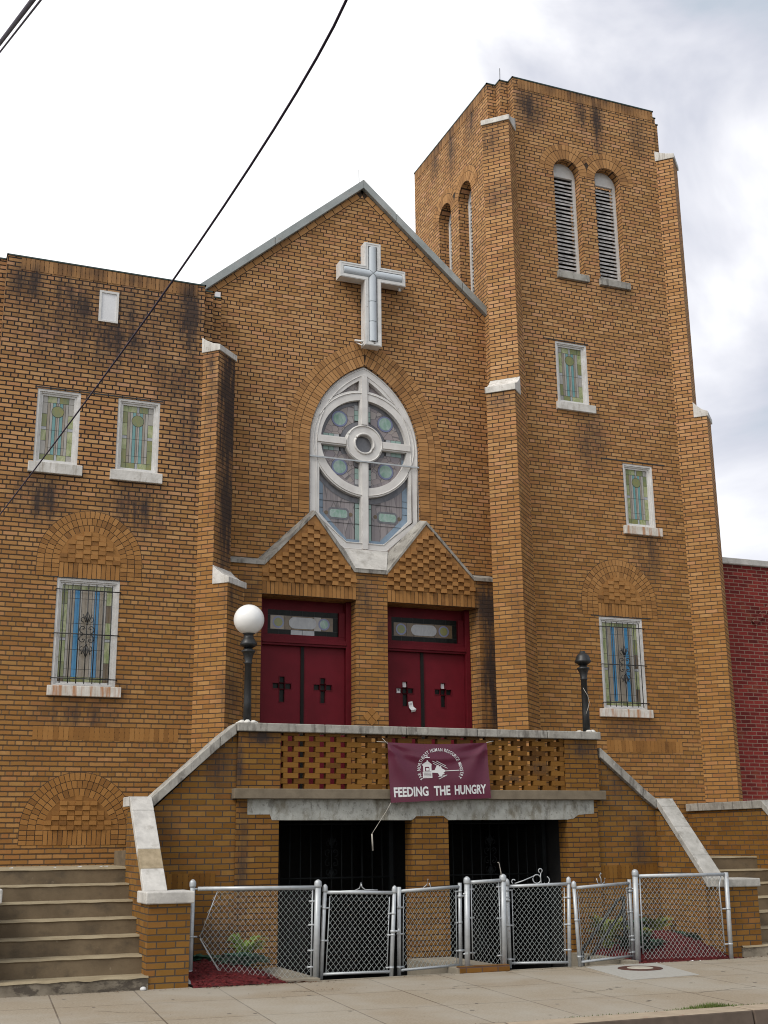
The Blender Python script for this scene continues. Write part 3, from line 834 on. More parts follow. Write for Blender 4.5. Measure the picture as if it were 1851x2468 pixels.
def upper_light(sx):
    # between the pointed arch, the ring and the mullion
    off = .20
    R_ = RR - off; c_ = XC - sx * (RR - RW)
    pts = []
    x_in = XC + sx * .085
    # along ring outwards
    for i in range(9):
        ang = radians(84.5 - i * (84.5 - 47) / 8)
        pts.append((RC[0] + sx * (rg1 + .02) * cos(ang), RC[1] + (rg1 + .02) * sin(ang)))
    for i in range(9):
        t = i / 8
        xx = pts[8][0] * (1 - t) + x_in * t
        zz = ZS + sqrt(max(0, R_ ** 2 - (xx - c_) ** 2))
        pts.append((xx, max(zz, RC[1] + sqrt(max(0, (rg1 + .02) ** 2 - (xx - RC[0]) ** 2)) + .012)))
    pts[0] = (x_in, pts[0][1])
    return pts if sx > 0 else pts[::-1]
holes.append(upper_light(1)); holes.append(upper_light(-1))
def lower_light(sx):
    pts = []
    xm = XC + sx * .07; xo = XC + sx * .80
    zi = 6.255
    r_ = rg1 + .01
    a_end = math.acos(.80 / r_)
    for i in range(13):
        ang = -(pi / 2 - math.asin(.07 / r_)) + i * ((pi / 2 - math.asin(.07 / r_)) - a_end) / 12
        pts.append((RC[0] + sx * r_ * cos(ang), RC[1] + r_ * sin(ang)))
    pts += [(xo, 6.72), (XC + sx * .34, zi), (xm, zi)]
    return pts if sx < 0 else pts[::-1]
holes.append(lower_light(1)); holes.append(lower_light(-1))
mb = MB(ROSEW)
mb.sheet(fr_, rose_outline(.006), holes, d=0.0, depth=.10)
# raised mouldings on the tracery
for r_ in (rg1 - .02,):
    mb.tube([fr_.pt(x, z, .004) for x, z in arc(*RC, r_, 0, 2 * pi, 48)[:-1]], .010, 6, closed=True)
mb.tube([fr_.pt(x, z, .004) for x, z in arc(*RC, hub_r1 - .02, 0, 2 * pi, 36)[:-1]], .013, 6, closed=True)
mb.tube([fr_.pt(x, z, .002) for x, z in arc(*RC, hub_r0 + .02, 0, 2 * pi, 28)[:-1]], .02, 6, closed=True)
mb.tube([fr_.pt(x, z, .0) for x, z in rose_outline(.03)], .013, 6, closed=True)
mb.tube([fr_.pt(x, z, .0) for x, z in rose_outline(.135)], .012, 6, closed=True)
mb.fbox(fr_, XC - .05, XC + .05, RC[1] + hub_r1, 9.22, 0.0, .022); mb.fbox(fr_, XC - .05, XC + .05, 6.16, RC[1] - hub_r1, 0.0, .022)
mb.fbox(fr_, XC - rg0 - .06, XC - hub_r1, RC[1] - .05, RC[1] + .05, 0.0, .021); mb.fbox(fr_, XC + hub_r1, XC + rg0 + .06, RC[1] - .05, RC[1] + .05, 0.0, .021)
rose = mb.build('rose_window', church, bevel=0)
rose['label'] = 'white pointed rose window with wheel tracery above the doors'
mb = MB(GALV); mb.fbox(fr_, XC - .975, XC + .985, 7.652, 7.676, .024, .04); mb.build('glazing_bar', rose)
# stained glass behind the tracery
mb = MB(G_MAUVE)
gl = front(0.13)
mb.sheet(gl, [(XC - .95, 6.1), (XC + .95, 6.1), (XC + .95, 9.3), (XC - .95, 9.3)], d=-.004, m=LEAD)
for q in ((1, 1), (-1, 1), (-1, -1), (1, -1)):
    sx, sz = q
    mb.sheet(gl, sector(*RC, .42, .705, q, .15), d=0.004, m=G_MAUVE)
    for r0, r1 in ((.30, .414), (.711, .83)):
        mb.sheet(gl, sector(*RC, r0, r1, q, .05), d=0.003, m=G_NAVY)
    for k in range(3):
        r0 = .425 + k * .094
        z0, z1 = sorted((RC[1] + sz * r0, RC[1] + sz * (r0 + .088)))
        u0, u1 = sorted((XC + sx * .055, XC + sx * .145))
        mb.sheet(gl, rect(u0, u1, z0, z1), d=.006, m=G_MINT if k != 2 else G_PALEB)
        z0, z1 = sorted((RC[1] + sz * .055, RC[1] + sz * .145))
        u0, u1 = sorted((XC + sx * r0, XC + sx * (r0 + .088)))
        mb.sheet(gl, rect(u0, u1, z0, z1), d=.006, m=G_MINT if k != 0 else G_PALEB)
    c_ = (XC + sx * .415, RC[1] + sz * .425)
    mb.sheet(gl, arc(*c_, .148, 0, 2 * pi, 24)[:-1], d=.007, m=LEAD)
    mb.sheet(gl, arc(*c_, .142, 0, 2 * pi, 24)[:-1], d=.009, m=G_GEMR)
    mb.sheet(gl, arc(*c_, .112, 0, 2 * pi, 24)[:-1], d=.011, m=G_GEM)
mb.sheet(gl, arc(*RC, .2, 0, 2 * pi, 24)[:-1], d=.004, m=G_NAVY)
for sx in (1, -1):
    mb.sheet(gl, upper_light(sx), d=.005, m=G_MAUVE)
    def lr(a, b, z0, z1, m, d=.006):
        u0, u1 = sorted((XC + sx * a, XC + sx * b)); mb.sheet(gl, rect(u0, u1, z0, z1), d=d, m=m)
    lr(.155, .705, 6.2, 7.80, G_PLANK, .0035)
    for z0, z1 in ((6.32, 6.60), (6.61, 6.87), (6.88, 7.12)):
        lr(.06, .145, z0, z1, G_MINT)
    for z0, z1 in ((6.55, 6.83), (6.84, 7.06), (7.07, 7.8)):
        lr(.71, .80, z0, z1, G_SKYB)
    p = [(XC + sx * .80, 6.72), (XC + sx * .34, 6.255), (XC + sx * .30, 6.345), (XC + sx * .72, 6.77)]
    mb.sheet(gl, p if sx < 0 else p[::-1], d=.009, m=G_SKYB)
    lr(.06, .34, 6.25, 6.335, G_SKYB, .008)
    zc = 6.755; xc_ = .435
    oc = lambda w_, h_, b_: [(XC + sx * (xc_ + a), zc + b) for a, b in ((-w_ + b_, -h_), (w_ - b_, -h_), (w_, -h_ + b_), (w_, h_ - b_), (w_ - b_, h_), (-w_ + b_, h_), (-w_, h_ - b_), (-w_, -h_ + b_))]
    mb.sheet(gl, oc(.185, .10, .04), d=.008, m=G_NAVY)
    mb.sheet(gl, oc(.155, .068, .03), d=.011, m=G_GEM)
    for s2 in (-1, 1): mb.sheet(gl, arc(XC + sx * (xc_ + s2 * .215), zc, .035, 0, 2 * pi, 12)[:-1], d=.007, m=G_AMBER)
    for zz in (6.60, 6.96): lr(.0, .80, zz - .004, zz + .004, LEAD, .012)
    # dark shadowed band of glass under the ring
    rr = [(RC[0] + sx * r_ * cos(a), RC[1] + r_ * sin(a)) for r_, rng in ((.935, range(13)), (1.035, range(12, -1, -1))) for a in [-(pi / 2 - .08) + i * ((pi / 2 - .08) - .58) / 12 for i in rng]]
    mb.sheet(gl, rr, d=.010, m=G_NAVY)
mb.build('stained_glass', rose)
# brick rings round the pointed arch
mb = MB(U_TAN)
for sx in (1, -1):
    c_ = XC - sx * (RR - RW)
    for r0, r1 in ((RR + .006, RR + .178), (RR + .188, RR + .300), (RR + .309, RR + .418)):
        aend = math.acos((RR - RW) / ((r0 + r1) / 2))
        n = int(aend * (r0 + r1) / 2 / .0705)
        def keep(x, clamp=False, sx=sx):
            if clamp: return max(x, XC + .004) if sx > 0 else min(x, XC - .004)
            return (x - XC) * sx > .004
        a0, a1 = (0, aend + .05) if sx > 0 else (pi, pi - aend - .05)
        ring_bricks(mb, FG, c_, ZS, r0, r1, a0, a1, n + 1, keep=keep)
        # legs
        nl = 18
        for j in range(nl):
            z1 = ZS - j * .0677
            u0, u1 = sorted((XC + sx * (r0 - RR + RW), XC + sx * (r1 - RR + RW)))
            mb.fbox(FG, u0, u1, z1 - .0677 + .005, z1 - .004, -.002, .0055 + random.uniform(-.002, .002))
    outp = arc(c_, ZS, RR + .42, 0 if sx > 0 else pi, (math.acos((RR - RW) / (RR + .42))) if sx > 0 else pi - math.acos((RR - RW) / (RR + .42)), 20)
    inp = arc(c_, ZS, RR + .002, 0 if sx > 0 else pi, (math.acos((RR - RW) / (RR))) if sx > 0 else pi - math.acos((RR - RW) / RR), 20)
    for i in range(20):
        mb.fprism(FG, [outp[i], outp[i + 1], inp[i + 1], inp[i]], -.003, .002, MORTAR)
    u0, u1 = sorted((XC + sx * (RW + .002), XC + sx * (RW + .42)))
    mb.fbox(FG, u0, u1, ZS - 18 * .0677, ZS, -.003, .002, MORTAR)
mb.build('brick_arch', church)

# --- portal with two gablets
PLINE = [(-2.30, 5.715), (-1.745, 5.715), (-.915, 6.605), (-.25, 5.705), (.315, 5.705), (1.03, 6.605), (1.885, 5.715), (2.30, 5.715)]
OPL, OPR = (-1.775, -.215), (.325, 1.895)
ZL = 5.245
mb = MB(B_PORTAL)
low = [(-2.30, 2.0), (OPL[0], 2.0), (OPL[0], ZL), (OPL[1], ZL), (OPL[1], 2.0), (OPR[0], 2.0), (OPR[0], ZL), (OPR[1], ZL), (OPR[1] + .07, ZL), (OPR[1] + .07, 2.0), (2.32, 2.0)]
mb.sheet(FP, low + [(x, z + .01) for x, z in PLINE[::-1]])
for u in (OPL[0], OPR[0]):
    mb.face([FP.pt(u, 2.0, 0), FP.pt(u, 2.0, -.25), FP.pt(u, ZL, -.25), FP.pt(u, ZL, 0)])
mb.face([FP.pt(OPL[1], 2.0, 0), FP.pt(OPL[1], ZL, 0), FP.pt(OPL[1], ZL, -.25), FP.pt(OPL[1], 2.0, -.25)])
mb.face([FP.pt(OPR[1] + .07, 2.0, 0), FP.pt(OPR[1] + .07, ZL, 0), FP.pt(OPR[1], ZL, -.25), FP.pt(OPR[1], 2.0, -.25)])
for a, b in (OPL, (OPR[0], OPR[1] + .07)):
    mb.face([FP.pt(a, ZL, 0), FP.pt(a, ZL, -.42), FP.pt(b, ZL, -.42), FP.pt(b, ZL, 0)])
    mb.fbox(FP, a - .1, b + .1, 4.9, ZL + .2, -.46, -.42)
mb.build('portal_wall', church)
mb = MB(U_TAN)
for (a, b), ap in ((OPL, (-.915, 6.605)), (OPR, (1.03, 6.605))):
    zb = ZL + .205
    def ins(x, z, ap=ap, a=a, b=b):
        li = PLINE
        # height of coping underside at x
        for (x0, z0), (x1, z1) in zip(li, li[1:]):
            if x0 <= x <= x1:
                return z < z0 + (z1 - z0) * (x - x0) / (x1 - x0) - .015
        return False
    mb.fprism(FP, [(a, ZL), (b, ZL), (b, 5.70), (ap[0], ap[1] - .02), (a, 5.70)], -.003, .004, U_TAN)
    mb.fbox(FP, a, b, ZL, zb, -.003, .0048, MORTAR)
    checker(mb, FP, a, b, zb, 6.60, ins, hi=.05, lo=.004)
    soldiers(mb, FP, a, b, ZL + .002, zb, 23, proud=.010)
mb.build('gablet_brickwork', church)
# sloping weathering / coping over the portal
mb = MB(COPING)
n = len(PLINE)
fb = [FP.pt(x, z - .012, .035) for x, z in PLINE]; ft = [FP.pt(x, z + .045, .035) for x, z in PLINE]
BK = [(-2.30, 5.86), (-1.775, 5.86), (-.885, 6.73), (-.335, 6.13), (.45, 6.13), (1.03, 6.73), (1.93, 5.86), (2.30, 5.86)]
bt = [FG.pt(x, z, 0.0) for x, z in BK]
for i in range(n - 1):
    mb.face([fb[i], fb[i + 1], ft[i + 1], ft[i]]); mb.face([ft[i], ft[i + 1], bt[i + 1], bt[i]])
    mb.face([fb[i], FP.pt(PLINE[i][0], PLINE[i][1] - .012, -.02), FP.pt(PLINE[i + 1][0], PLINE[i + 1][1] - .012, -.02), fb[i + 1]])
mb.build('portal_coping', church)
mb = MB(COPING_L)
p0 = [FP.pt(-.235, 5.752, .0365), FP.pt(.30, 5.752, .0365), FG.pt(.44, 6.132, .004), FG.pt(-.325, 6.132, .004)]
mb.prism(p0, [p + Vector((0, -.006, .006)) for p in p0])
mb.build('window_sill', rose)
mb = MB(U_TAN)
for du, dz_ in ((0, .075), (0, -.075), (.075, 0), (-.075, 0)):
    c_ = (.038 + du, 3.41 + dz_); k = .068
    mb.fprism(FP, [(c_[0] - k, c_[1]), (c_[0], c_[1] - k), (c_[0] + k, c_[1]), (c_[0], c_[1] + k)], -.002, .012)
mb.build('diamond_ornament', church)

# --- double doors
FD = front(0.0)
for (a, b), lab in ((OPL, 'dark red double door frame under the left gablet'), (OPR, 'dark red double door frame under the right gablet')):
    wdt = b - a
    mb = MB(REDF)
    jt = .085
    zt0, zt1 = 4.70, 5.115         # transom glass
    mb.fbox(FD, a, a + jt, 2.15, ZL, -.12, .03); mb.fbox(FD, b - jt, b, 2.15, ZL, -.12, .03)
    mb.fbox(FD, a + jt, b - jt, 5.075, ZL, -.14, -.09)
    mb.fbox(FD, a + jt, b - jt, 4.50, 4.60, -.12, .025)
    mb.fbox(FD, a + jt, b - jt, 4.60, 4.62, -.12, .005)
    mb.fbox(FD, a + jt, b - jt, 4.62, 4.68, -.12, -.03)
    mb.fbox(FD, a + jt, a + jt + .10, 4.68, 5.075, -.12, -.03); mb.fbox(FD, b - jt - .10, b - jt, 4.68, 5.075, -.12, -.03)
    mb.fbox(FD, a + jt, b - jt, 4.535, 4.56, .025, .045)
    fo = mb.build('door_frame', church, bevel=.004)
    fo['label'] = lab
    # transom window
    mb = MB(LEAD)
    g_ = front(.09)
    u0, u1 = a + jt + .10, b - jt - .10
    mb.fbox(g_, u0, u1, 4.68, 5.075, -.02, 0, LEAD)
    W_ = u1 - u0
    def pane(p, q, z0, z1, m, d=.004): mb.fbox(g_, u0 + p * W_ + .003, u0 + q * W_ - .003, z0 + .003, z1 - .003, 0, d, m)
    for i in range(6):
        white = (a < 0 and i in (2, 3))
        pane(i / 6, (i + 1) / 6, 4.68, 4.765, G_PALEB if white else G_DKGRN)
        pane(i / 6, (i + 1) / 6, 4.99, 5.075, G_DKGRN)
    for p, q, m in ((0, .05, G_DKGRN), (.05, .24, G_TANG if a < 0 else G_AMBER), (.24, .34, G_AMBER), (.34, .66, G_AMBER), (.66, .76, G_WHITE if a < 0 else G_AMBER), (.76, .93, G_AMBER), (.93, 1., G_DKGRN)):
        pane(p, q, 4.765, 4.99, m)
    cx_, cz_ = u0 + W_ * .5, 4.88
    pill = arc(cx_ + .14, cz_, .09, -pi / 2, pi / 2, 12) + arc(cx_ - .14, cz_, .09, pi / 2, 3 * pi / 2, 12)
    mb.fprism(g_, pill, 0, .008, G_PALEB)
    for k in (.16, .80):
        c_ = (u0 + W_ * k, cz_)
        mb.fprism(g_, arc(*c_, .095, 0, 2 * pi, 20)[:-1], 0, .007, G_GEMR)
        mb.fprism(g_, arc(*c_, .07, 0, 2 * pi, 20)[:-1], 0, .010, G_YEL if (k < .5 or a > 0) else G_GEM)
    mb.build('transom_window', fo)
    # leaves
    mid = (a + b) / 2 + (-.02 if a < 0 else -.07)
    for k, (l0, l1) in enumerate(((a + jt, mid - .018), (mid + .018, b - jt))):
        cc = (l0 + l1) / 2 + (.02 if k == 0 else -.02)
        zc = 3.87
        s_ = .041
        hl = [rect(cc - s_, cc + s_, zc + .055, zc + .145), rect(cc - s_, cc + s_, zc - s_, zc + s_),
              rect(cc - s_ - .107, cc - .056, zc - s_, zc + s_), rect(cc + .056, cc + s_ + .107, zc - s_, zc + s_), rect(cc - s_, cc + s_, zc - .245, zc - .056)]
        mb = MB(REDP)
        mb.sheet(FD, rect(l0 + .004, l1 - .004, 2.2, 4.496), hl, d=-.045, depth=.035, outer_depth=.045)
        for hh in hl:
            x0, z0 = hh[0]; x1, z1 = hh[2]
            for r_ in (rect(x0 - .012, x1 + .012, z1, z1 + .012), rect(x0 - .012, x1 + .012, z0 - .012, z0), rect(x0 - .012, x0, z0, z1), rect(x1, x1 + .012, z0, z1)):
                mb.fprism(FD, r_, -.045, -.039, REDF)
        d_ = mb.build('door', church)
        d_['label'] = ('red door leaf of the %s pair with a cross of small panes, %s' % ('left' if a < 0 else 'right', 'hinged left' if k == 0 else 'hinged right'))
        mb = MB(DARK)
        mb.fbox(FD, cc - .2, cc + .2, zc - .3, zc + .2, -.10, -.078, G_DKGRN)
        if a > 0:
            x0, z0 = hl[0][0]; mb.fbox(FD, x0 + .008, x0 + .075, z0 + .005, z0 + .085, -.078, -.072, PAPER)
            if k == 0:
                x0, z0 = hl[2][0]; mb.fbox(FD, x0 + .002, x0 + .08, z0 + .004, z0 + .08, -.078, -.072, PAPER); mb.fbox(FD, x0 + .03, x0 + .065, z0 + .04, z0 + .075, -.072, -.071, INK)
        mb.build('cross_panes', d_)
    mb = MB(DARK); mb.fbox(FD, mid - .026, mid + .026, 2.2, 4.50, -.06, -.022); mb.build('meeting_strip', fo)
# notice on the right-hand door
mb = MB(PAPER)
fn = front(.045)
mb.grid_faces([fn.pt(.79, 3.69, .006), fn.pt(.862, 3.705, .006), fn.pt(.875, 3.62, .012), fn.pt(.80, 3.60, .012), fn.pt(.915, 3.575, .045), fn.pt(.825, 3.555, .045),
               fn.pt(.905, 3.54, .02), fn.pt(.835, 3.525, .02)], [(3, 2, 1, 0), (5, 4, 2, 3), (7, 6, 4, 5)])
mb.fprism(fn, [(.805, 3.655), (.85, 3.662), (.85, 3.668), (.805, 3.661)], .0085, .0115, INK)
mb.fprism(fn, [(.807, 3.64), (.852, 3.647), (.852, 3.652), (.807, 3.645)], .0095, .0125, INK)
tag(mb.build('paper_notice', loc=(.84, .0, 3.6)), 'curled white paper notice stuck on the red door right of the brick pillar', 'notice')

# --- diagonal buttresses
def buttress(cx, cy, sx, stages, caps, label):
    mb = MB(B_BUT)
    for z0, z1, s_ in stages:
        J = (cx - sx * A, cy); R_ = (cx - sx * A + sx * s_, cy - s_); E_ = (cx + sx * s_, cy + A - s_); E0 = (cx, cy + A)
        poly = [J, R_, E_, E0, (cx - sx * A, cy + A)]
        mb.plan(poly, z0, z1)
    o = mb.build('buttress', church)
    o['label'] = label
    p = Vector((sx, -1, 0)).normalized(); t = Vector((-p.y, p.x, 0)) ; c0 = Vector((cx, cy, 0))
    d = lambda s_: (2 * s_ - A) / sqrt(2)
    for zb, zf, zt, s_up, s_lo in caps:
        d0 = d(s_up) if s_up is not None else -.27
        d1 = d(s_lo) + .028
        mb = MB(STONE_W)
        prof = [(d0, zb), (d1, zb), (d1, zf), (d0 + (d1 - d0) * .62, zf + (zt - zf) * .22), (d0 + (d1 - d0) * .25, zf + (zt - zf) * .62), (d0, zt)]
        a_ = [c0 + p * q + t * -.268 + ZV * z for q, z in prof]; b_ = [c0 + p * q + t * .268 + ZV * z for q, z in prof]
        mb.prism(a_, b_)
        mb.build('coping_cap', o, bevel=.006)
buttress(CW, YW, 1, [(2.0, 5.22, .378), (5.22, 8.93, .20)], [(5.20, 5.29, 5.49, .20, .378), (8.90, 8.995, 9.16, None, .20)], 'soot-stained diagonal buttress between the wing and the gable')
buttress(CL, YT, -1, [(2.0, 8.85, .487), (8.85, 14.15, .275)], [(8.80, 8.91, 9.14, .275, .487), (14.11, 14.21, 14.38, None, .275)], 'tall diagonal buttress between the gable and the tower')
buttress(CRt, YT, 1, [(0, 8.90, .385), (8.90, 14.20, .225)], [(8.86, 8.95, 9.16, .225, .385), (14.15, 14.24, 14.37, None, .225)], 'diagonal buttress on the outer right corner of the tower')

# --- tower
def louvre_hole(cx, w_, zb, zs, n=16): return [(cx - w_, zb), (cx + w_, zb)] + arc(cx, zs, w_, 0, pi, n)
LZ0, LZS, LW = 11.42, 13.47, .275
FRONT_L = [3.805, 4.685]
SIDE_L = [-.655, -1.555]             # u on the left face, u = -y
th = [rect(3.375, 4.017, 8.90, 10.05), rect(4.619, 5.235, 6.77, 7.914), rect(3.953, 4.81, 3.60, 5.14)] + [louvre_hole(c, LW, LZ0, LZS) for c in FRONT_L]
mb = MB(B_TOWER)
mb.sheet(FT, [(CL + A, 0), (CRt - A, 0), (CRt - A, ZTT), (CL + A, ZTT)], th, depth=.20)
FL = facing_left(CL)
mb.sheet(FL, [(-3.0, 5), (-YT - A, 5), (-YT - A, ZTT), (-3.0, ZTT)], [louvre_hole(c, LW, LZ0 - .1, LZS) for c in SIDE_L], depth=.24)
lc = stair_corner(CL, YT, -1); rc = stair_corner(CRt, YT, 1)
wallstrip(mb, lc, 0, ZTT); wallstrip(mb, rc[::-1] + [(CRt, 3.0)], 0, ZTT)
mb.face([(CRt, 3.0, 0), (CL, 3.0, 0), (CL, 3.0, ZTT), (CRt, 3.0, ZTT)])
mb.build('tower_wall', church)
mb = MB(ROOF); mb.box(CL + .4, CRt - .4, YT + .4, 2.9, ZTT - .4, ZTT - .35); mb.build('tower_roof', church)
mb = MB(U_TOP)
soldiers(mb, FT, CL + A + .11, CRt - A - .05, ZTT - .205, ZTT - .002, 44, m=U_TOP)
mb.build('soldier_course', church)
mb = MB(U_TOP)
soldiers(mb, FL, -2.95, -YT - A - .11 + 0, ZTT - .205, ZTT - .002, 46, m=U_TOP)
mb.build('soldier_course', church)
mb = MB(FLASH)
pts = [(CL, 3.0)] + lc + rc[::-1] + [(CRt, 3.0)]
for (x0, y0), (x1, y1) in zip(pts, pts[1:]):
    x0_, x1_ = sorted((x0, x1)); y0_, y1_ = sorted((y0, y1))
    mb.box(x0_ - .012, x1_ + .012, y0_ - .012, y1_ + .012, ZTT, ZTT + .025)
mb.build('parapet_flashing', church)
def louvre(fr, cx, zb, depth, label, sill=True, dark_slats=False):
    mb = MB(WHITE)
    hole_in = LW - .055
    mb.sheet(fr, louvre_hole(cx, LW, zb, LZS), [rect(cx - hole_in, cx + hole_in, zb + .03, LZS - .01)], d=-depth, depth=.05)
    o = mb.build('louvre_window', church)
    o['label'] = label
    mb = MB(SLAT)
    n = 26
    for i in range(n):
        z = zb + .04 + (LZS - .06 - zb - .03) * i / n
        h_ = (LZS - zb - .06) / n
        tl = random.uniform(-.006, .006); dr = random.uniform(-.007, .007)
        a_ = [fr.pt(cx - hole_in, z + tl, -depth - .012), fr.pt(cx - hole_in, z + tl + .034, -depth - .012), fr.pt(cx - hole_in, z + tl + h_ * .95 + .01, -depth - .075), fr.pt(cx - hole_in, z + tl + h_ * .95 - .004, -depth - .075)]
        b_ = [p + fr.a * (2 * hole_in) + ZV * dr for p in a_]
        mb.prism(a_, b_)
    mb.fbox(fr, cx - hole_in - .02, cx + hole_in + .02, zb, LZS + .02, -depth - .16, -depth - .14, DARK)
    mb.build('slats', o)
    if sill:
        mb = MB(LEDGE); mb.fbox(fr, cx - .315, cx + .335, zb - .135, zb - .002, -.10, .055, COPING); mb.build('sill', o, bevel=.008)
louvre(FT, FRONT_L[0], LZ0, .17, 'left louvred belfry window on the tower front')
louvre(FT, FRONT_L[1], LZ0, .17, 'right louvred belfry window on the tower front')
louvre(FL, SIDE_L[0], LZ0 - .1, .21, 'nearer louvred belfry window on the tower side', False)
louvre(FL, SIDE_L[1], LZ0 - .1, .21, 'farther louvred belfry window on the tower side, beside the roof', False)
for fr, cs in ((FT, FRONT_L), (FL, SIDE_L)):
    mb = MB(U_TAN)
    midc = (cs[0] + cs[1]) / 2
    sg = 1 if cs[1] > cs[0] else -1
    for k, c in enumerate(cs):
        for r0, r1 in ((LW + .006, LW + .186), (LW + .195, LW + .300)):
            n = int(pi * (r0 + r1) / 2 / .072)
            side = (-1 if k == 0 else 1) * sg
            def keep(x, clamp=False, side=side):
                if clamp: return min(x, midc - .004) if side < 0 else max(x, midc + .004)
                return (x - midc) * side > .004
            ring_bricks(mb, fr, c, LZS, r0, r1, 0, pi, n, keep=keep)
    for k, c in enumerate(cs):
        side = (-1 if k == 0 else 1) * sg
        o_ = arc(c, LZS, LW + .305, 0, pi, 24); i_ = arc(c, LZS, LW + .002, 0, pi, 24)
        cl = (lambda x: min(x, midc)) if side < 0 else (lambda x: max(x, midc))
        for j in range(24):
            q = [(cl(x), z) for x, z in (o_[j], o_[j + 1], i_[j + 1], i_[j])]
            mb.fprism(fr, q, -.003, .002 + .0003 * k, MORTAR)
    mb.build('brick_arch', church)

# --- blind arches and soldier panels
blind_arch('blind_arch', church, FW, -4.477, 5.452, .43, 3, 5.20, 5.415, 5.19, 13).__setitem__('label', 'brick blind arch over the barred window of the wing')
blind_arch('blind_arch', church, FT, 4.382, 5.40, .43, 3, 5.16, 5.37, 5.15, 13).__setitem__('label', 'brick blind arch over the barred window of the tower')
blind_arch('blind_arch', church, FW, -4.452, 1.715, .452, 3, 1.52, 1.715, 1.515, 14, hi=.026).__setitem__('label', 'low brick blind arch behind the left steps')
mb = MB(U_TAN)
soldiers(mb, FW, -5.125, -3.11, 2.915, 3.10, 29, proud=.0025, gap=.006)
mb.build('soldier_course', church)
mb = MB(U_TAN)
soldiers(mb, FT, 3.97, 5.45, 2.90, 3.09, 21, proud=.0025, gap=.006)
mb.build('soldier_course', church)
# thin steel lintels showing over heads
for f_, a, b, z0, z1 in ((FT, 4.18, 5.50, 7.945, 7.965), (FT, 3.80, 4.98, 5.145, 5.160), (FT, 3.15, 4.05, 10.06, 10.074), (FW, -5.40, -3.52, 8.005, 8.022), (FW, -5.12, -3.90, 5.190, 5.200)):
    mb = MB(BLACK); mb.fbox(f_, a, b, z0, z1, -.01, .007); mb.build('steel_lintel', church)

# --- rectangular windows
def leaded(mb, fr, u0, u1, z0, z1, d, kind):
    """stained glass of one sash: vertical strips inside a mottled border, lead lines showing between"""
    mb.fbox(fr, u0, u1, z0, z1, d - .02, d, LEAD)
    W_, H_ = u1 - u0, z1 - z0
    g_ = .0028
    def pane(p0, p1, q0, q1, m, dd=.003):
        mb.fbox(fr, u0 + p0 * W_ + g_, u0 + p1 * W_ - g_, z0 + q0 * H_ + g_, z0 + q1 * H_ - g_, d, d + dd, m)
    if kind == 'small':
        # borders
        zs = [0, .09, .30, .47, .52, .72, .90, 1]
        for i in range(7):
            for a, b in ((0, .17), (.83, 1)):
                m = G_PALEB if (i == 3) else random.choice((G_GREEN, G_GREEN, G_YEL, G_WHITE))
                pane(a, b, zs[i], zs[i + 1], m)
        for i, (a, b) in enumerate(((.17, .46), (.54, .83))):
            pane(a, b, .90, 1, G_YEL if i else G_GREEN); pane(a, b, 0, .09, G_YEL if not i else G_GREEN)
        pane(.46, .54, .90, 1, G_PALEB); pane(.46, .54, 0, .09, G_PALEB)
        strips = [(.17, .26, G_TANG), (.26, .34, G_WHITE), (.34, .44, G_TEAL), (.44, .50, G_TANG), (.50, .56, G_WHITE), (.56, .66, G_TEAL), (.66, .74, G_TANG), (.74, .83, G_WHITE)]
        for a, b, m in strips:
            for q0, q1 in ((.09, .20), (.20, .47), (.47, .90)):
                pane(a, b, q0, q1, m)
        c_ = (u0 + W_ * .5, z0 + H_ * .765); r_ = W_ * .185
        mb.fprism(fr, arc(*c_, r_ + .007, 0, 2 * pi, 24)[:-1], d, d + .0045, LEAD)
        mb.fprism(fr, arc(*c_, r_, 0, 2 * pi, 24)[:-1], d, d + .006, G_YEL)
    else:
        zs = [0, .05, .20, .42, .45, .62, .80, .94, 1]
        for i in range(8):
            for a, b in ((0, .12), (.88, 1)):
                m = G_PALEB if i == 3 else random.choice((G_GREEN, G_YEL, G_GREEN, G_AMBER))
                pane(a, b, zs[i], zs[i + 1], m)
        for k in range(6):
            pane(.12 + k * .1267, .12 + (k + 1) * .1267, .95, 1, random.choice((G_GREEN, G_YEL)))
            pane(.12 + k * .1267, .12 + (k + 1) * .1267, 0, .05, random.choice((G_GREEN, G_YEL)))
        strips = [(.12, .17, G_WHITE), (.17, .26, G_TANG), (.26, .355, G_BLUE), (.355, .40, G_WHITE), (.40, .60, G_TANG), (.60, .645, G_WHITE), (.645, .74, G_BLUE), (.74, .82, G_TANG), (.82, .88, G_WHITE)]
        for a, b, m in strips:
            for q0, q1 in ((.05, .13), (.13, .33), (.33, .60), (.60, .86), (.86, .95)):
                pane(a, b, q0, q1, m)

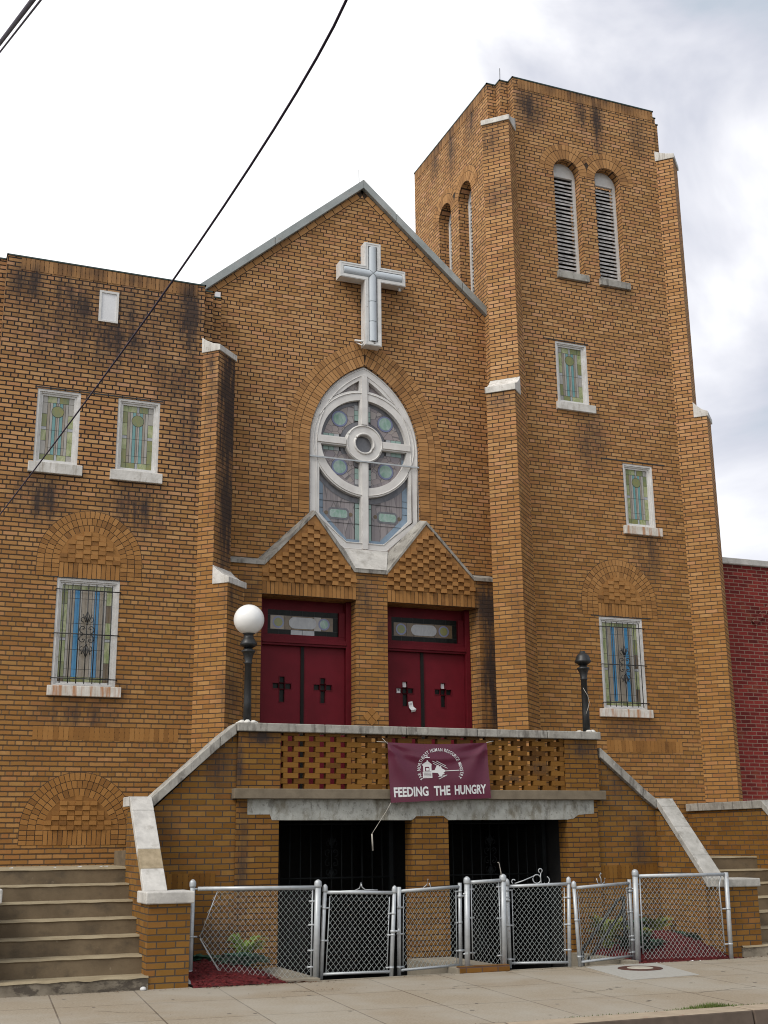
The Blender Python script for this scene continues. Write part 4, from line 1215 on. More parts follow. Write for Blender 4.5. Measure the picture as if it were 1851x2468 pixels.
def scroll(mb, fr, cx, cz, d, s=1.0):
    """wrought scrollwork: two big C scrolls with small leaves above and below"""
    def spiral(ax, az, r0, r1, a0, a1, n=18):
        return [fr.pt(ax + (r0 + (r1 - r0) * i / n) * cos(a0 + (a1 - a0) * i / n), az + (r0 + (r1 - r0) * i / n) * sin(a0 + (a1 - a0) * i / n), d) for i in range(n + 1)]
    r = .0068 * s
    for sx in (-1, 1):
        for sz in (-1, 1):
            ax, az = cx + sx * .052 * s, cz + sz * .075 * s
            a0 = 0 if sx > 0 else pi
            # big scroll
            mb.tube(spiral(ax, az, .062 * s, .022 * s, pi / 2 * sz * -1 + (0 if sx > 0 else pi) * 0, pi / 2 * sz * -1 + sx * sz * 1.55 * pi * 1, 20), r, 5)
            mb.lathe(fr.pt(ax, az, d) - Vector((0, 0, .012 * s)), [(.002, 0), (.012 * s, .006 * s), (.012 * s, .018 * s), (.002, .024 * s)], 8)
            ax2, az2 = cx + sx * .05 * s, cz + sz * .215 * s
            mb.tube(spiral(ax2, az2, .045 * s, .012 * s, -pi / 2 * sz, -pi / 2 * sz + sx * sz * 1.6 * pi, 16), r * .9, 5)
            # leaf
            mb.tube([fr.pt(cx, cz + sz * .155 * s, d), fr.pt(cx + sx * .026 * s, cz + sz * .255 * s, d), fr.pt(cx, cz + sz * .33 * s, d)], [r, r * 1.5, r * .6], 5)
            mb.tube([fr.pt(cx + sx * .02 * s, cz + sz * .17 * s, d), fr.pt(cx + sx * .062 * s, cz + sz * .285 * s, d)], [r, r * 1.2], 5)
    for sz in (-1, 1):
        mb.lathe(fr.pt(cx, cz + sz * .15 * s, d) - Vector((0, 0, .018)), [(.004, 0), (.017 * s, .01), (.017 * s, .026), (.004, .036)], 8)

def window(fr, u0, u1, z0, z1, kind, label, sill, sill_mat=STONE_W, grille=False):
    mb = MB(WHITE)
    # stepped casing
    for k, (a, d0, d1) in enumerate(((.036, -.12, -.012), (.022, -.12, -.03), (.028, -.12, -.05))):
        o_ = sum((.036, .022, .028)[:k])
        x0, x1, y0, y1 = u0 + o_, u1 - o_, z0 + (0 if k else 0) + o_ * .6, z1 - o_
        mb.fbox(fr, x0, x0 + a, y0, y1, d0, d1); mb.fbox(fr, x1 - a, x1, y0, y1, d0, d1)
        mb.fbox(fr, x0 + a, x1 - a, y1 - a, y1, d0, d1); mb.fbox(fr, x0 + a, x1 - a, y0, y0 + a * (.6 if k < 2 else 1), d0, d1)
    o = mb.build('window', church)
    o['label'] = label
    mb = MB(LEAD)
    leaded(mb, fr, u0 + .084, u1 - .084, z0 + .066, z1 - .084, -.075, kind)
    mb.build('stained_glass', o)
    s0, s1, sz0, sz1 = sill
    mb = MB(sill_mat)
    mb.fprism(fr, rect(s0, s1, sz0, sz1), -.12, .055)
    mb.build('sill', o, bevel=.008)
    if grille:
        mb = MB(BLACK)
        d = .045
        nb = 7
        for i in range(nb):
            x = u0 + .105 + (u1 - u0 - .215) * i / (nb - 1)
            mb.tube([fr.pt(x, z0 + .03, d), fr.pt(x, z1 - .09, d)], .0075, 6)
        for z in (z0 + .10, z0 + (z1 - z0) * .475, z1 - .175):
            mb.tube([fr.pt(u0 - .012, z, d), fr.pt(u1 + .012, z, d)], .0085, 6)
            for x in (u0 - .012, u1 + .012): mb.tube([fr.pt(x, z, d), fr.pt(x, z, -.01)], .008, 5)
        scroll(mb, fr, (u0 + u1) / 2, z0 + (z1 - z0) * .475, d + .004)
        mb.build('security_grille', o)
    return o
window(FW, -5.363, -4.738, 6.86, 7.994, 'small', 'left one of the two upper wing windows, teal and green leaded glass', (-5.43, -4.665, 6.70, 6.858))
window(FW, -4.19, -3.556, 6.86, 7.994, 'small', 'right one of the two upper wing windows, beside the buttress', (-4.262, -3.49, 6.70, 6.858))
window(FW, -4.92, -4.034, 3.66, 5.19, 'large', 'barred wing window with blue glass strips and rusty sill', (-4.972, -3.955, 3.515, 3.658), STONE_RUST, True)
window(FT, 3.375, 4.017, 8.90, 10.05, 'small', 'highest stained window of the tower, left of centre', (3.337, 4.115, 8.755, 8.898))
window(FT, 4.619, 5.235, 6.77, 7.914, 'small', 'middle stained window of the tower with a rust-streaked sill', (4.551, 5.332, 6.62, 6.768), STONE_RUST)
window(FT, 3.953, 4.81, 3.60, 5.14, 'large', 'barred tower window with blue glass strips behind the lamp post', (3.857, 4.88, 3.462, 3.598), STONE_RUST, True)
mb = MB(WHITE)
for r_ in (rect(-4.553, -4.52, 9.18, 9.69), rect(-4.294, -4.261, 9.18, 9.69), rect(-4.52, -4.294, 9.18, 9.205), rect(-4.52, -4.294, 9.655, 9.69)): mb.fprism(FW, r_, -.02, .022)
mb.fprism(FW, rect(-4.52, -4.294, 9.205, 9.655), -.02, .006, WHITE_B)
mb.build('vent_panel', church)

# ------------------------------------------------------------------ wall cross
cr_ = thing('wall_cross', 'white metal cross with frosted tubes, hung on the brick gable', 'cross', (.11, -.1, 9.65))
FC = front(-.28)
CX0, CX1, AX0, AX1 = -.04, .262, -.495, .72
poly = [(CX0, 9.655), (CX1, 9.655), (CX1, 10.845), (AX1, 10.845), (AX1, 11.13), (CX1, 11.13), (CX1, 11.57), (CX0, 11.57), (CX0, 11.13), (AX0, 11.13), (AX0, 10.845), (CX0, 10.845)]
def inset_cross(o): return [(CX0 + o, 9.655 + o), (CX1 - o, 9.655 + o), (CX1 - o, 10.845 + o), (AX1 - o, 10.845 + o), (AX1 - o, 11.13 - o), (CX1 - o, 11.13 - o), (CX1 - o, 11.57 - o), (CX0 + o, 11.57 - o), (CX0 + o, 11.13 - o), (AX0 + o, 11.13 - o), (AX0 + o, 10.845 + o), (CX0 + o, 10.845 + o)]
mb = MB(CROSSW)
inn = inset_cross(.066)
mb.sheet(FC, poly, [inn], d=0, depth=.05, outer_depth=.19)
mb.fprism(FC, inn, -.06, -.05)
mb.build('cross_box', cr_)
mb = MB(CROSSW)
p2 = inset_cross(-.012)
for i in range(12):
    pass
mb.sheet(FC, inset_cross(.012), [inset_cross(.030)], d=.006, depth=.006, outer_depth=.006)
mb.build('rim', cr_)
mb = MB(NEON)
def half_tube(p, q, wv, pts=9, r=.072, e0=.0, e1=.0):
    """D-shaped milky tube from p to q (frame coords); e0/e1 lengthen the axis end to a point"""
    (u0, z0), (u1, z1) = p, q
    L_ = hypot(u1 - u0, z1 - z0); ax = ((u1 - u0) / L_, (z1 - z0) / L_); pe = (-ax[1], ax[0])
    vs, fs = [], []
    for end in (0, 1):
        for i in range(pts):
            a_ = pi * i / (pts - 1)
            s_ = cos(a_) * r; dd = sin(a_) * r * .8
            k = (1 - abs(cos(a_)))
            base = -(e0 * abs(cos(a_)) * -1) if end == 0 else L_ - e1 * abs(cos(a_))
            base = e0 * abs(cos(a_)) if end == 0 else base
            vs.append(FC.pt(u0 + ax[0] * base + pe[0] * s_, z0 + ax[1] * base + pe[1] * s_, -.03 + dd))
    for i in range(pts - 1):
        fs.append((i, i + 1, pts + i + 1, pts + i))
    fs.append(tuple(range(pts))); fs.append(tuple(range(pts, 2 * pts))[::-1])
    mb.grid_faces(vs, fs[:-2], None, True); mb.grid_faces(vs, fs[-2:], None, False)
xm, zm = (CX0 + CX1) / 2, (10.845 + 11.13) / 2
for p_, q_, e0_, e1_ in (((xm, 11.49), (xm, zm + .006), 0, .072), ((xm, zm - .006), (xm, 10.47), .072, 0), ((xm, 10.46), (xm, 10.10), 0, 0), ((xm, 10.09), (xm, 9.735), 0, 0),
                         ((AX0 + .075, zm), (xm - .006, zm), 0, .072), ((xm + .006, zm), (AX1 - .075, zm), .072, 0)):
    mb = MB(NEON); half_tube(p_, q_, 0, e0=e0_, e1=e1_); mb.build('frosted_tube', cr_)
mb = MB(CROSSW)
mb.tube([(-.02, -.2, 9.74), (-.14, -.05, 9.80)], .02, 5); mb.tube([(-.02, -.2, 9.74), (-.06, -.2, 9.66), (-.10, -.02, 9.78)], .014, 5); mb.build('cable_stub', cr_); mb = MB(CROSSW); mb.tube([(.64, -.2, 10.845), (.64, -.2, 10.78)], .022, 6)
mb.build('cable_stub', cr_)
for x, z in ((.1, 11.3), (.1, 10.0), (-.35, 10.98), (.6, 10.98)):
    mb = MB(CROSSW); mb.box(x - .03, x + .03, -.1, .0, z - .03, z + .03); mb.build('bracket', cr_)

# ------------------------------------------------------------------ entrance porch
porch = thing('entrance_porch', 'brick entrance porch with a perforated balustrade over two dark basement openings', 'porch', (0, -1.4, 0))
FB = front(-2.70)
px0, px1 = -2.775, 2.56
for a, b in ((px0, -2.216), (-.36, .17), (2.02, 2.525)):
    mb = MB(B_PORCH); mb.box(a, b, -2.70, -2.45, -.05, 2.06); mb.build('pier', porch)
mb = MB(PARGE)
mb.fprism(FB, [(-2.637, 1.87), (-2.34, 1.872), (-2.31, 1.80), (-.36, 1.795), (-.30, 1.845), (.10, 1.85), (.17, 1.795), (2.02, 1.795), (2.12, 1.81), (2.20, 1.86), (2.46, 1.875), (2.46, 2.062), (-2.637, 2.062)], -.26, .006)
mb.build('lintel', porch)
mb = MB(LEDGE); mb.box(-2.835, 2.62, -2.80, -2.40, 2.064, 2.19); mb.build('ledge', porch, bevel=.008)
mb = MB(CONC); mb.box(-2.9, 2.7, -2.40, 0.10, 2.066, 2.185)
for k in range(5):
    pass
mb.build('porch_floor', porch)
# balustrade
for a, b in ((px0, -2.21), (2.02, px1)):
    mb = MB(B_PORCH); mb.box(a, b, -2.72, -2.50, 2.19, 2.911); mb.build('balustrade_pier', porch)
mb = MB(U_ORANGE)
rows = 10; rh = .0682
u0_, u1_ = -2.21, 2.02
per = .294
fbq = front(-2.70)
for r in range(rows + 1):
    z0 = 2.191 + r * rh; z1 = min(z0 + rh - .003, 2.910)
    x = u0_ - (per / 2 if r % 2 else 0) + .0
    while x < u1_:
        a, b = max(x + .045, u0_), min(x + .045 + .203, u1_)
        if b - a > .03:
            mb.fbox(fbq, a, b, z0, z1, -.095 + random.uniform(-.004, .004), .0 + random.uniform(-.005, .004))
        x += per
mb.build('perforated_brickwork', porch)
for a, b in ((-2.80, -1.62), (-1.612, -.45), (-.442, .62), (.628, 1.72), (1.728, 2.60)):
    mb = MB(COPING); mb.box(a, b, -2.775, -2.45, 2.911, 3.018 + random.uniform(-.003, .003)); mb.build('coping_stone', porch, bevel=.010)
# basement behind the openings
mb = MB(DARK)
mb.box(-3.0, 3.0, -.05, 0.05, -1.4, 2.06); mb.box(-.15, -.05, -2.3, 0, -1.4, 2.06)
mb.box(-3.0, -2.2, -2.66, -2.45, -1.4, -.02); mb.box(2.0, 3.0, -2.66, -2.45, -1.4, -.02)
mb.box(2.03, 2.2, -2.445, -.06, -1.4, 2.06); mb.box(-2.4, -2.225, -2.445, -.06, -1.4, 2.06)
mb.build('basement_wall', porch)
for a, b, lab in ((-2.216, -.36, 'black iron grille in the left basement opening'), (.17, 2.02, 'black iron grille in the right basement opening')):
    fg = front(-2.10)
    mb = MB(GRILLE)
    nb = 13
    for i in range(nb):
        x = a + .05 + (b - a - .1) * i / (nb - 1)
        mb.tube([fg.pt(x, .10, 0), fg.pt(x, 1.80, 0)], .009, 5)
    for z, r_ in ((1.06, .012), (.78, .022), (.12, .014), (1.76, .012)):
        mb.tube([fg.pt(a, z, 0), fg.pt(b, z, 0)], r_, 5)
    mb.fbox(fg, b - .10, b - .04, -.2, 1.8, -.03, .03)
    scroll(mb, fg, (a + b) / 2, 1.32, .004, .9)
    o = mb.build('security_grille', porch)
    o['label'] = lab

# walls beside and under the stair copings (same masonry as the porch)
def stair_wall(name, label, side):
    t = thing(name, label, 'stair wall', (side * 3.7, -3.0, 0))
    return t
FSW = front(-2.66)
lw = stair_wall('stair_wall', 'brick stair wall with pale sloping coping and pier, left of the porch', -1)
mb = MB(B_STAIR)
mb.fprism(FSW, [(-4.10, -.05), (px0 - .002, -.05), (px0 - .002, 2.92), (-3.83, 1.94), (-4.10, 1.94)], -.24, 0)
mb.build('wall', lw)
mb = MB(B_STAIR)
xa, xb = -4.10, -3.86
mb.prism([(xa, -2.661, -.05), (xa, -3.70, -.05), (xa, -3.70, 1.06), (xa, -2.661, 1.94)], [(xb, -2.661, -.05), (xb, -3.70, -.05), (xb, -3.70, 1.06), (xb, -2.661, 1.94)])
mb.build('wall', lw)
mb = MB(U_ORANGE)
soldiers(mb, FSW, -3.84, -3.02, .98, 1.17, 12, m=U_ORANGE, proud=.004)
mb.build('soldier_course', lw)
def ybeam(mb, xa, xb, pts, th_, m=None):
    """sloping coping piece: pts = [(y,z top)...] along its length"""
    for (y0, z0), (y1, z1) in zip(pts, pts[1:]):
        mb.prism([(xa, y0, z0 - th_), (xb, y0, z0 - th_), (xb, y0, z0), (xa, y0, z0)], [(xa, y1, z1 - th_), (xb, y1, z1 - th_), (xb, y1, z1), (xa, y1, z1)], m)
def ylerp(y0, z0, y1, z1, t): return (y0 + (y1 - y0) * t, z0 + (z1 - z0) * t)
P0, P1 = (-2.735, 2.085), (-3.80, 1.02)
mb = MB(COPING_L, COPING_T)
for a, b, m in ((0, .15, COPING_L), (.155, .57, COPING_L), (.575, .775, COPING_T), (.78, 1.0, COPING_L)):
    ybeam(mb, -4.135, -3.865 + .02 * 0, [ylerp(*P0, *P1, a), ylerp(*P0, *P1, b)], .115, m)
mb.box(-4.15, -3.865, -2.73, -2.36, 1.97, 2.088)
mb.build('coping', lw, bevel=.008)
mb = MB(COPING)
def xcop(mb, x0, z0, x1, z1, ya, yb, th_):
    mb.prism([(x0, ya, z0 - th_), (x0, yb, z0 - th_), (x0, yb, z0), (x0, ya, z0)], [(x1, ya, z1 - th_), (x1, yb, z1 - th_), (x1, yb, z1), (x1, ya, z1)])
xcop(mb, -3.863, 2.085, -3.02, 2.84, -2.735, -2.36, .135)
xcop(mb, -3.015, 2.845, -2.805, 3.012, -2.735, -2.36, .135)
mb.build('coping', lw, bevel=.008)
mb = MB(B_STAIR); mb.box(-4.125, -3.655, -4.06, -3.62, -.05, .88); mb.build('pier', lw)
mb = MB(COPING_L); mb.box(-4.165, -3.618, -4.105, -3.575, .881, 1.012); mb.build('pier_cap', lw, bevel=.014)

rw = stair_wall('stair_wall', 'brick stair wall with long grey sloping coping and pier, right of the porch', 1)
mb = MB(B_STAIR)
mb.fprism(FSW, [(2.527, -.05), (3.80, -.05), (3.80, 1.94), (3.52, 1.94), (2.60, 2.67), (2.527, 2.67)], -.24, 0)
mb.build('wall', rw)
mb = MB(B_STAIR)
xa, xb = 3.53, 3.78
mb.prism([(xa, -2.661, -.05), (xa, -3.70, -.05), (xa, -3.70, 1.06), (xa, -2.661, 1.94)], [(xb, -2.661, -.05), (xb, -3.70, -.05), (xb, -3.70, 1.06), (xb, -2.661, 1.94)])
mb.build('wall', rw)
mb = MB(U_ORANGE)
soldiers(mb, FSW, 2.54, 3.50, .98, 1.17, 14, m=U_ORANGE, proud=.004)
mb.build('soldier_course', rw)
mb = MB(COPING_M)
for a, b in ((0, .10), (.105, .36), (.365, .72), (.725, 1.0)):
    ybeam(mb, 3.505, 3.785, [ylerp(*P0, -3.80, 1.0, a), ylerp(*P0, -3.80, 1.0, b)], .12)
mb.box(3.505, 3.80, -2.73, -2.36, 1.97, 2.088)
mb.build('coping', rw, bevel=.008)
mb = MB(COPING)
xcop(mb, 2.605, 2.80, 3.30, 2.235, -2.735, -2.36, .14); xcop(mb, 3.305, 2.23, 3.503, 2.085, -2.735, -2.36, .14)
mb.build('coping', rw, bevel=.008)
mb = MB(B_STAIR); mb.box(3.60, 4.12, -4.05, -3.62, -.05, .885); mb.build('pier', rw)
mb = MB(COPING_M); mb.box(3.555, 4.155, -4.09, -3.575, .886, .995); mb.build('pier_cap', rw, bevel=.014)

ow = thing('stair_wall', 'outer brick stair wall with flat grey coping beside the red brick building', 'stair wall', (5.5, -2.5, 0))
mb = MB(B_STAIR)
mb.prism([(5.42, -.80, -.05), (5.42, -3.9, -.05), (5.42, -3.9, 1.0), (5.42, -2.70, 1.945), (5.42, -.80, 1.945)], [(5.66, -.80, -.05), (5.66, -3.9, -.05), (5.66, -3.9, 1.0), (5.66, -2.70, 1.945), (5.66, -.80, 1.945)])
mb.build('wall', ow)
mb = MB(COPING); ybeam(mb, 5.38, 5.70, [(-.82, 2.07), (-1.75, 2.07)], .12); ybeam(mb, 5.38, 5.70, [(-1.757, 2.07), (-2.72, 2.07)], .12); ybeam(mb, 5.38, 5.70, [(-2.725, 2.066), (-3.9, 1.05)], .12)
mb.build('coping', ow, bevel=.008)
mb = MB(B_STAIR); mb.box(5.36, 5.80, -4.15, -3.70, -.05, .885); mb.build('pier', ow)
mb = MB(COPING_M); mb.box(5.32, 5.84, -4.19, -3.66, .886, 1.0); mb.build('pier_cap', ow, bevel=.014)
fw_ = thing('stair_wall', 'white cap of the outer pier at the left end of the left steps', 'stair wall', (-5.9, -3.8, 0))
mb = MB(B_STAIR); mb.box(-6.16, -5.72, -4.05, -2.5, -.05, .93); mb.build('pier', fw_)
mb = MB(COPING_L); mb.box(-6.2, -5.685, -4.10, -2.45, .931, 1.08); mb.build('pier_cap', fw_, bevel=.014)

# ------------------------------------------------------------------ the two flights of steps
SZ = [.144, .339, .532, .71, .892, 1.072, 1.253]
def staircase(label, x0, x1, ldx0, ldx1, rise_dir):
    t = thing('staircase', label, 'staircase', ((x0 + x1) / 2, -3.2, 0))
    for i, z in enumerate(SZ):
        y0 = -4.085 + .268 * i
        zb = SZ[i - 1] - .01 if i else -.1
        y1 = y0 + .30 if i < 6 else -.71
        a, b = (x0, x1) if i < 6 else (ldx0, ldx1)
        mt = STEP_OLD if i == 0 else STEP
        mb = MB(mt)
        nseg = 26
        # slightly worn nosing
        for k in range(1):
            mb.box(x0 if i < 6 else a, x1 if i < 6 else b, y0 + .012, y1, zb, z - .03, mt)
            vs = []; fs = []
            for j in range(nseg + 1):
                xx = a + (b - a) * j / nseg
                wz = .0022 * sin(j * 1.1 + i * 2.3) + random.uniform(-.0015, .001) - (.008 * max(0, sin(j * .9)) if i == 0 else 0); wy = .002 * sin(j * .8 + i)
                vs += [(xx, y0 + .010 + wy, z - .032), (xx, y0 + wy, z - .02 + wz), (xx, y0 + .014 + wy, z + wz * .6), (xx, y1, z)]
            for j in range(nseg):
                for q in range(3):
                    fs.append((j * 4 + q, j * 4 + 4 + q, j * 4 + 5 + q, j * 4 + 1 + q))
            f_a = [f for n_, f in enumerate(fs) if n_ % 3 < 1]; f_b = [f for n_, f in enumerate(fs) if n_ % 3 >= 1]
            mb.grid_faces(vs, f_a, mt); mb.grid_faces(vs, f_b, TREAD)
        st = mb.build('step', t)
        if i == 0: st['label'] = 'broken grey bottom step'
        if i == 6: st['label'] = 'landing at the top of the flight'
    # second flight up to the porch floor, behind the front wall
    for k in range(5):
        zt = 1.253 + .187 * (k + 1)
        xs = (-3.98 + .24 * k) if rise_dir > 0 else (3.75 - .24 * k)
        xe = -2.85 if rise_dir > 0 else 2.72
        a, b = sorted((xs, xe))
        mb = MB(STEP); mb.box(a, b, -2.415, -.95, zt - .187 - .002 * k, zt, STEP, top=TREAD)
        mb.build('step', t)
    return t
staircase('wide concrete steps climbing to the landing left of the porch', -5.72, -4.10, -6.2, -2.9, 1)
staircase('concrete steps half hidden behind the stair wall right of the porch', 3.78, 5.42, 2.75, 5.42, -1)
# scraps on the landing
for i, (x, y, s_) in enumerate(((-5.45, -2.20, .03), (-4.62, -2.05, .035), (-4.40, -2.35, .025), (-4.30, -2.12, .03), (-4.95, -2.36, .02))):
    mb = MB(WHITELIT)
    mb.prism([(x, y, 1.254), (x + s_ * 1.6, y + .01, 1.254), (x + s_ * 1.4, y + s_, 1.256), (x + .005, y + s_, 1.254)], [(x, y, 1.262), (x + s_ * 1.6, y + .01, 1.258), (x + s_ * 1.4, y + s_, 1.266), (x + .005, y + s_, 1.259)])
    tag(mb.build('litter_scrap', loc=(x, y, 1.254)), 'tiny white scrap of litter on the left stair landing', 'litter', 'white scraps on the left landing')
mb = MB(WHITELIT); mb.lathe((-4.16, -4.11, .0), [(.03, 0), (.036, .012), (.030, .028), (.012, .038)], 12)
tag(mb.build('litter_scrap', loc=(-4.16, -4.11, 0)), 'crushed white cup on the sidewalk at the foot of the left brick pier', 'litter')

# ------------------------------------------------------------------ lamp posts
def lamp_post(x, y, label, globe):
    t = thing('lamp_post', label, 'lamp post', (x, y, 3.018), 'lamp posts on the porch coping')
    c = (x, y, 0)
    mb = MB(BLACK)
    zo = 0 if globe else -.01
    prof = [(.056, 3.02), (.050, 3.30), (.044, 3.79 + zo), (.053, 3.795 + zo), (.053, 3.815 + zo), (.047, 3.825 + zo), (.062, 3.90 + zo), (.082, 3.945 + zo), (.094, 3.952 + zo), (.094, 3.972 + zo), (.06, 3.985 + zo), (.052, 4.01 + zo)]
    mb.lathe(c, prof, 20)
    mb.build('post', t)
    mb = MB(BLACK)
    if globe:
        mb.lathe(c, [(.05, 4.005), (.095, 4.03), (.112, 4.042), (.114, 4.062), (.100, 4.09), (.082, 4.125), (.068, 4.14), (.062, 4.185), (.085, 4.20)], 20)
    else:
        mb.lathe(c, [(.05, 3.995), (.10, 4.03), (.122, 4.045), (.122, 4.062), (.108, 4.085), (.100, 4.125), (.070, 4.165), (.046, 4.172), (.042, 4.205), (.030, 4.208)], 20)
    mb.build('fitter', t)
    if globe:
        mb = MB(GLOBE)
        n = 18
        mb.lathe(c, [(.203 * sin(pi * (.06 + .94 * i / n) if i < n else pi * .9999), 4.385 - .203 * cos(pi * (.06 + .94 * i / n))) for i in range(n + 1)], 32)
        mb.build('globe', t)
    mb = MB(CAULK)
    for i in range(9):
        a_ = i * 2 * pi / 9 + .3; rr = random.uniform(.085, .12)
        if not globe and i % 2: continue
        mb.lathe((x + cos(a_) * rr, y + sin(a_) * rr, 3.016), [(.05, 0), (.045, .02), (.02, random.uniform(.03, .045))], 9)
    mb.build('caulk_collar', t)
    return t
lamp_post(-2.64, -2.62, 'black lamp post topped by a round white globe', True)
l2 = lamp_post(2.46, -2.62, 'black lamp post that has lost its globe', False)
mb = MB(CORD); mb.tube([(2.41, -2.67, 3.66), (2.47, -2.685, 3.55), (2.51, -2.66, 3.46), (2.47, -2.685, 3.38), (2.43, -2.68, 3.28)], .004, 5); mb.build('loose_wire', l2)

# ------------------------------------------------------------------ banner
bn = thing('hanging_banner', 'maroon vinyl banner reading FEEDING THE HUNGRY, tied to the balustrade', 'banner', (0, -2.82, 2.4))
TLc, TRc, BRc, BLc = (-.762, 2.800), (.715, 2.825), (.757, 2.080), (-.722, 2.015)
def bpt(u, v, lift=0.0):
    x = (BLc[0] * (1 - u) + BRc[0] * u) * (1 - v) + (TLc[0] * (1 - u) + TRc[0] * u) * v
    z = (BLc[1] * (1 - u) + BRc[1] * u) * (1 - v) + (TLc[1] * (1 - u) + TRc[1] * u) * v
    # drape: sagging top edge and tension folds running from the tied corners
    z -= .022 * sin(pi * u) * v ** 3
    d = .010 * sin(pi * u) * sin(pi * v)
    for cu in (0, 1):
        du = abs(u - cu); dv = 1 - v
        rr = hypot(du, dv * .55) + 1e-6; an = atan2(dv * .55, du)
        d += .016 * sin(an * 7 + cu * 1.3) * math.exp(-rr * 2.4) * min(1, rr * 6)
    d += .010 * math.exp(-((v - .72 - .16 * (2 * u - 1) ** 2) / .06) ** 2)
    d += .006 * sin(5 * u + 9 * v + 1.0) * (1 - v) * .7
    return Vector((x, -2.845 - d - lift, z))
mb = MB(BANNER)
NU, NV = 64, 40
vs = [bpt(i / NU, j / NV) for j in range(NV + 1) for i in range(NU + 1)]
vs += [p + Vector((0, .004, 0)) for p in vs]
o2 = (NU + 1) * (NV + 1)
fs = []
for j in range(NV):
    for i in range(NU):
        a = j * (NU + 1) + i
        fs.append((a, a + 1, a + NU + 2, a + NU + 1)); fs.append((o2 + a, o2 + a + NU + 1, o2 + a + NU + 2, o2 + a + 1))
mb.grid_faces(vs, fs, None, True)
mb.build('sheet', bn)
def glyphs(txt, offset=0.0):
    """polygons of a line of text in em units, from the built-in font"""
    cu = bpy.data.curves.new('t', 'FONT'); cu.body = txt; cu.size = 1.0; cu.offset = offset; cu.resolution_u = 3
    ob = bpy.data.objects.new('t', cu); COL.objects.link(ob)
    dg = bpy.context.evaluated_depsgraph_get(); dg.update()
    me = ob.evaluated_get(dg).to_mesh()
    v = [(p.co.x, p.co.y) for p in me.vertices]; f = [tuple(p.vertices) for p in me.polygons]
    ob.evaluated_get(dg).to_mesh_clear()
    bpy.data.objects.remove(ob); bpy.data.curves.remove(cu)
    return v, f
words = [("FEEDING", .035, .372), ("THE", .428, .590), ("HUNGRY", .634, .957)]
for wd, ua, ub in words:
    mb = MB(BTEXT)
    v, f = glyphs(wd, .035)
    xs = [p[0] for p in v]; ys = [p[1] for p in v]
    x0, x1, y0, y1 = min(xs), max(xs), min(ys), max(ys)
    mb.grid_faces([bpt(ua + (x - x0) / (x1 - x0) * (ub - ua), .085 + (y - y0) / (y1 - y0) * .165, .0035) for x, y in v], f)
    mb.build('lettering', bn)
mb = MB(BTEXT)
txt = "FAR NORTHEAST HUMAN RESOURCE MINISTRY"
ucx, vcx, ru, rvv = .503, .50, .213, .395
path = []
for i in range(241):
    a = radians(212 - 244 * i / 240)
    # flattened horseshoe
    path.append((ucx + ru * (abs(cos(a)) ** .9) * (1 if cos(a) > 0 else -1), vcx + rvv * (sin(a) if sin(a) > 0 else sin(a) * .62)))
AR = 1.48 / .78
lens = [0]
for (a, b), (c, d) in zip(path, path[1:]): lens.append(lens[-1] + hypot((c - a) * AR, d - b))
wid = []
for ch in txt:
    if ch == ' ': wid.append(.45); continue
    v, f = glyphs(ch); xs = [p[0] for p in v]; wid.append(max(xs) - min(xs) + .16)
tot = sum(wid); pos = 0
for ch, wch in zip(txt, wid):
    s_ = (pos + wch / 2) / tot * lens[-1]; pos += wch
    if ch == ' ': continue
    k = max(i for i in range(len(lens) - 1) if lens[i] <= s_)
    (a, b), (c, d) = path[k], path[k + 1]
    t = (s_ - lens[k]) / (lens[k + 1] - lens[k]); pu, pv = a + (c - a) * t, b + (d - b) * t
    tx, tz = (c - a) * AR, d - b; l = hypot(tx, tz); tx /= l; tz /= l
    v, f = glyphs(ch, .012); xs = [p[0] for p in v]; xm_ = (min(xs) + max(xs)) / 2
    sc = lens[-1] / tot; hs = .088
    mb.grid_faces([bpt(pu + (tx * (x - xm_) * sc - tz * (y - .35) * hs) / AR, pv + tz * (x - xm_) * sc + tx * (y - .35) * hs, .0035) for x, y in v], f)
mb.build('arched_lettering', bn)
# emblem: little church tower with a cross and reaching hands
mb = MB(BTEXT)
def bp_(pts, m=None, lift=.0035): mb.face([bpt((x - 112) / 712, (692 - y) / 420, lift) for x, y in pts][::-1], m)
def bl_(x0, y0, x1, y1, w_, m=None, lift=.0035):
    l = hypot(x1 - x0, y1 - y0); nx, ny = -(y1 - y0) / l * w_ / 2, (x1 - x0) / l * w_ / 2
    bp_([(x0 + nx, y0 + ny), (x0 - nx, y0 - ny), (x1 - nx, y1 - ny), (x1 + nx, y1 + ny)], m, lift)
bl_(380, 362, 380, 408, 7); bl_(363, 377, 397, 377, 6)
bp_([(340, 430), (378, 404), (383, 404), (414, 430)]); bp_([(346, 430), (409, 430), (409, 440), (346, 440)])
bp_([(350, 440), (408, 440), (408, 482), (350, 482)])
bp_([(362, 446), (392, 446), (392, 478), (362, 478)], BANNER, .005)
bp_([(368, 456), (388, 456), (388, 474), (368, 474)], None, .0065)
for k in range(5): bl_(348, 489 + k * 9, 410, 489 + k * 9, 6)
bp_([(345, 482), (351, 482), (351, 528), (345, 528)]); bp_([(405, 482), (411, 482), (411, 528), (405, 528)])
bp_([(408, 474), (440, 470), (470, 452), (500, 470), (506, 482), (480, 500), (440, 492), (408, 490)])
bp_([(430, 470), (444, 440), (458, 432), (462, 446), (474, 440), (480, 452), (470, 472)])
bp_([(450, 488), (478, 486), (500, 500), (482, 506), (478, 520), (462, 516)])
bl_(416, 404, 522, 460, 4); bl_(444, 404, 512, 442, 4); bl_(500, 479, 606, 476, 5); bl_(456, 538, 516, 508, 4); bl_(452, 520, 500, 514, 4); bl_(420, 420, 452, 438, 4)
mb.build('emblem', bn)
mb = MB(CORD)
